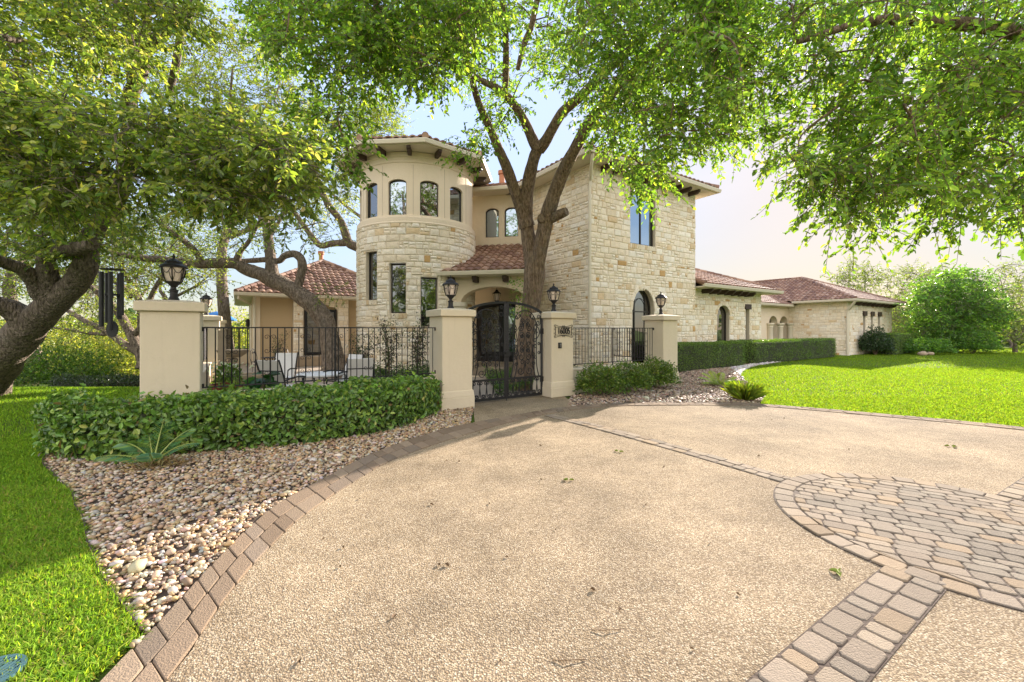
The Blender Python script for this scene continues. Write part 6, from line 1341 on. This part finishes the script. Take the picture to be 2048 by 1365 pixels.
for i, (px, py, lb) in enumerate(((1140, 1322, 'forked dry twig lying on the near drive at bottom centre'), (1215, 1262, 'thin dry twig on the near drive above the forked twig'))):
    g = gnd(px, py); m = MB(); m.tube([g+Vector((-.09, 0, .004)), g+Vector((-.02, -.012, .012)), g+Vector((.08, .004, .005))], .0022, 5); 
    if i == 0: m.tube([g+Vector((-.03, -.01, .010)), g+Vector((-.04, .03, .02))], .0016, 5)
    tag(m.build('dry_twig', M['leafdry'], base=g), lb, 'twig')
# =================================================================== LIGHT, SKY, CAMERA
sun_d = Vector(((1655-CX)/F, 1.0, (HY-310)/F)).normalized(); SEL = math.asin(sun_d.z); SAZ = atan2(sun_d.x, sun_d.y)
SKY_G, SKY_K = .06, 1.45
wd = bpy.data.worlds.new('World'); SC.world = wd; wd.use_nodes = True; nt = wd.node_tree; nt.nodes.clear()
sky = N(nt, 'ShaderNodeTexSky', sky_type='NISHITA', sun_disc=False, sun_elevation=SEL, sun_rotation=SAZ, air_density=1.0, dust_density=.45, ozone_density=1.6, altitude=200)
gen = N(nt, 'ShaderNodeTexCoord').outputs['Generated']
mp_ = N(nt, 'ShaderNodeMapping', {'Vector': gen, 'Scale': (1.2, 1.2, 4.0)}); cn = N(nt, 'ShaderNodeTexNoise', {'Vector': mp_.outputs[0], 'Scale': 2.2, 'Detail': 7.0, 'Roughness': .55})
cm = N(nt, 'ShaderNodeMapRange', {'Value': cn.outputs['Fac'], 'From Min': .48, 'From Max': .75, 'To Max': .35})
lum = N(nt, 'ShaderNodeRGBToBW', {'Color': sky.outputs[0]}); pw = N(nt, 'ShaderNodeMath', {0: lum.outputs[0], 1: SKY_G-1.0}, operation='POWER'); sc3 = N(nt, 'ShaderNodeMath', {0: pw.outputs[0], 1: SKY_K}, operation='MULTIPLY')
skc = N(nt, 'ShaderNodeVectorMath', {0: sky.outputs[0], 1: sc3.outputs[0]}, operation='MULTIPLY').outputs[0]; skc = N(nt, 'ShaderNodeHueSaturation', {'Saturation': .82, 'Color': skc}).outputs[0]
bw = N(nt, 'ShaderNodeRGBToBW', {'Color': skc}); g2 = N(nt, 'ShaderNodeMath', {0: bw.outputs[0], 1: 1.12}, operation='MULTIPLY'); cmb = N(nt, 'ShaderNodeCombineColor', {0: g2.outputs[0], 1: g2.outputs[0], 2: g2.outputs[0]})
bg = N(nt, 'ShaderNodeBackground', {'Color': mix(nt, cm.outputs[0], skc, (1, 1, 1)), 'Strength': .15})
for l in list(nt.links):
    pass
mxn = [n for n in nt.nodes if n.bl_idname == 'ShaderNodeMix'][-1]; nt.links.new(cmb.outputs[0], mxn.inputs[7])
# bright cloud bank added behind the camera, unseen, to light the house front
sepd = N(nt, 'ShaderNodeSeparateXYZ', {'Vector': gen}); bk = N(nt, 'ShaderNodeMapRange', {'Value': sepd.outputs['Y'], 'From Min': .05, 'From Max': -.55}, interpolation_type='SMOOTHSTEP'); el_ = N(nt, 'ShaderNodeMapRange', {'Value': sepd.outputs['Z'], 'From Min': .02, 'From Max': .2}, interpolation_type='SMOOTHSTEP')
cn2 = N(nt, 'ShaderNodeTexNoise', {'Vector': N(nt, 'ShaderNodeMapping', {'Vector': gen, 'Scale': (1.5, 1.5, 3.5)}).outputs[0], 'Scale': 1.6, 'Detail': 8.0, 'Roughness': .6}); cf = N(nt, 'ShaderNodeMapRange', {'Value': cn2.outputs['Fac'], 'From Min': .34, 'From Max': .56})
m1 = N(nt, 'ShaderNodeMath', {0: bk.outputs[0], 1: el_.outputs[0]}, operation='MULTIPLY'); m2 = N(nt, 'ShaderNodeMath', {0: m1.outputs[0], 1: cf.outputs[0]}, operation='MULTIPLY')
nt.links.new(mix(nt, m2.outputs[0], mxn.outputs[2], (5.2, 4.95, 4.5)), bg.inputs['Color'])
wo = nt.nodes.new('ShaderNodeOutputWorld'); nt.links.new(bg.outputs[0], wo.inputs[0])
sl_ = bpy.data.lights.new('sun', 'SUN'); sl_.energy = 4.0; sl_.angle = radians(.5); sl_.color = (1.0, .92, .80)
so = bpy.data.objects.new('sun', sl_); COL.objects.link(so); so.location = (20, 30, 15); so.rotation_euler = (-sun_d).to_track_quat('-Z', 'Y').to_euler()
cam = bpy.data.cameras.new('camera'); co = bpy.data.objects.new('camera', cam); COL.objects.link(co); co.location = (0, 0, CH); co.rotation_euler = (radians(90), 0, 0)
cam.sensor_width = 36; cam.lens = F/2048*36; cam.shift_y = -(682.5-HY)/2048; cam.clip_start = .05; cam.clip_end = 3000; SC.camera = co
SC.view_settings.view_transform = 'Standard'; SC.view_settings.look = 'None'; SC.view_settings.exposure = 1.86; SC.view_settings.use_white_balance = True; SC.view_settings.white_balance_temperature = 6650; SC.view_settings.white_balance_tint = 17; SC.view_settings.gamma = 1.0
SC.cycles.max_bounces = 8; SC.cycles.diffuse_bounces = 4; SC.cycles.glossy_bounces = 3; SC.cycles.transmission_bounces = 6; SC.cycles.transparent_max_bounces = 8; SC.cycles.sample_clamp_indirect = 6.0
SC.cycles.use_denoising = True
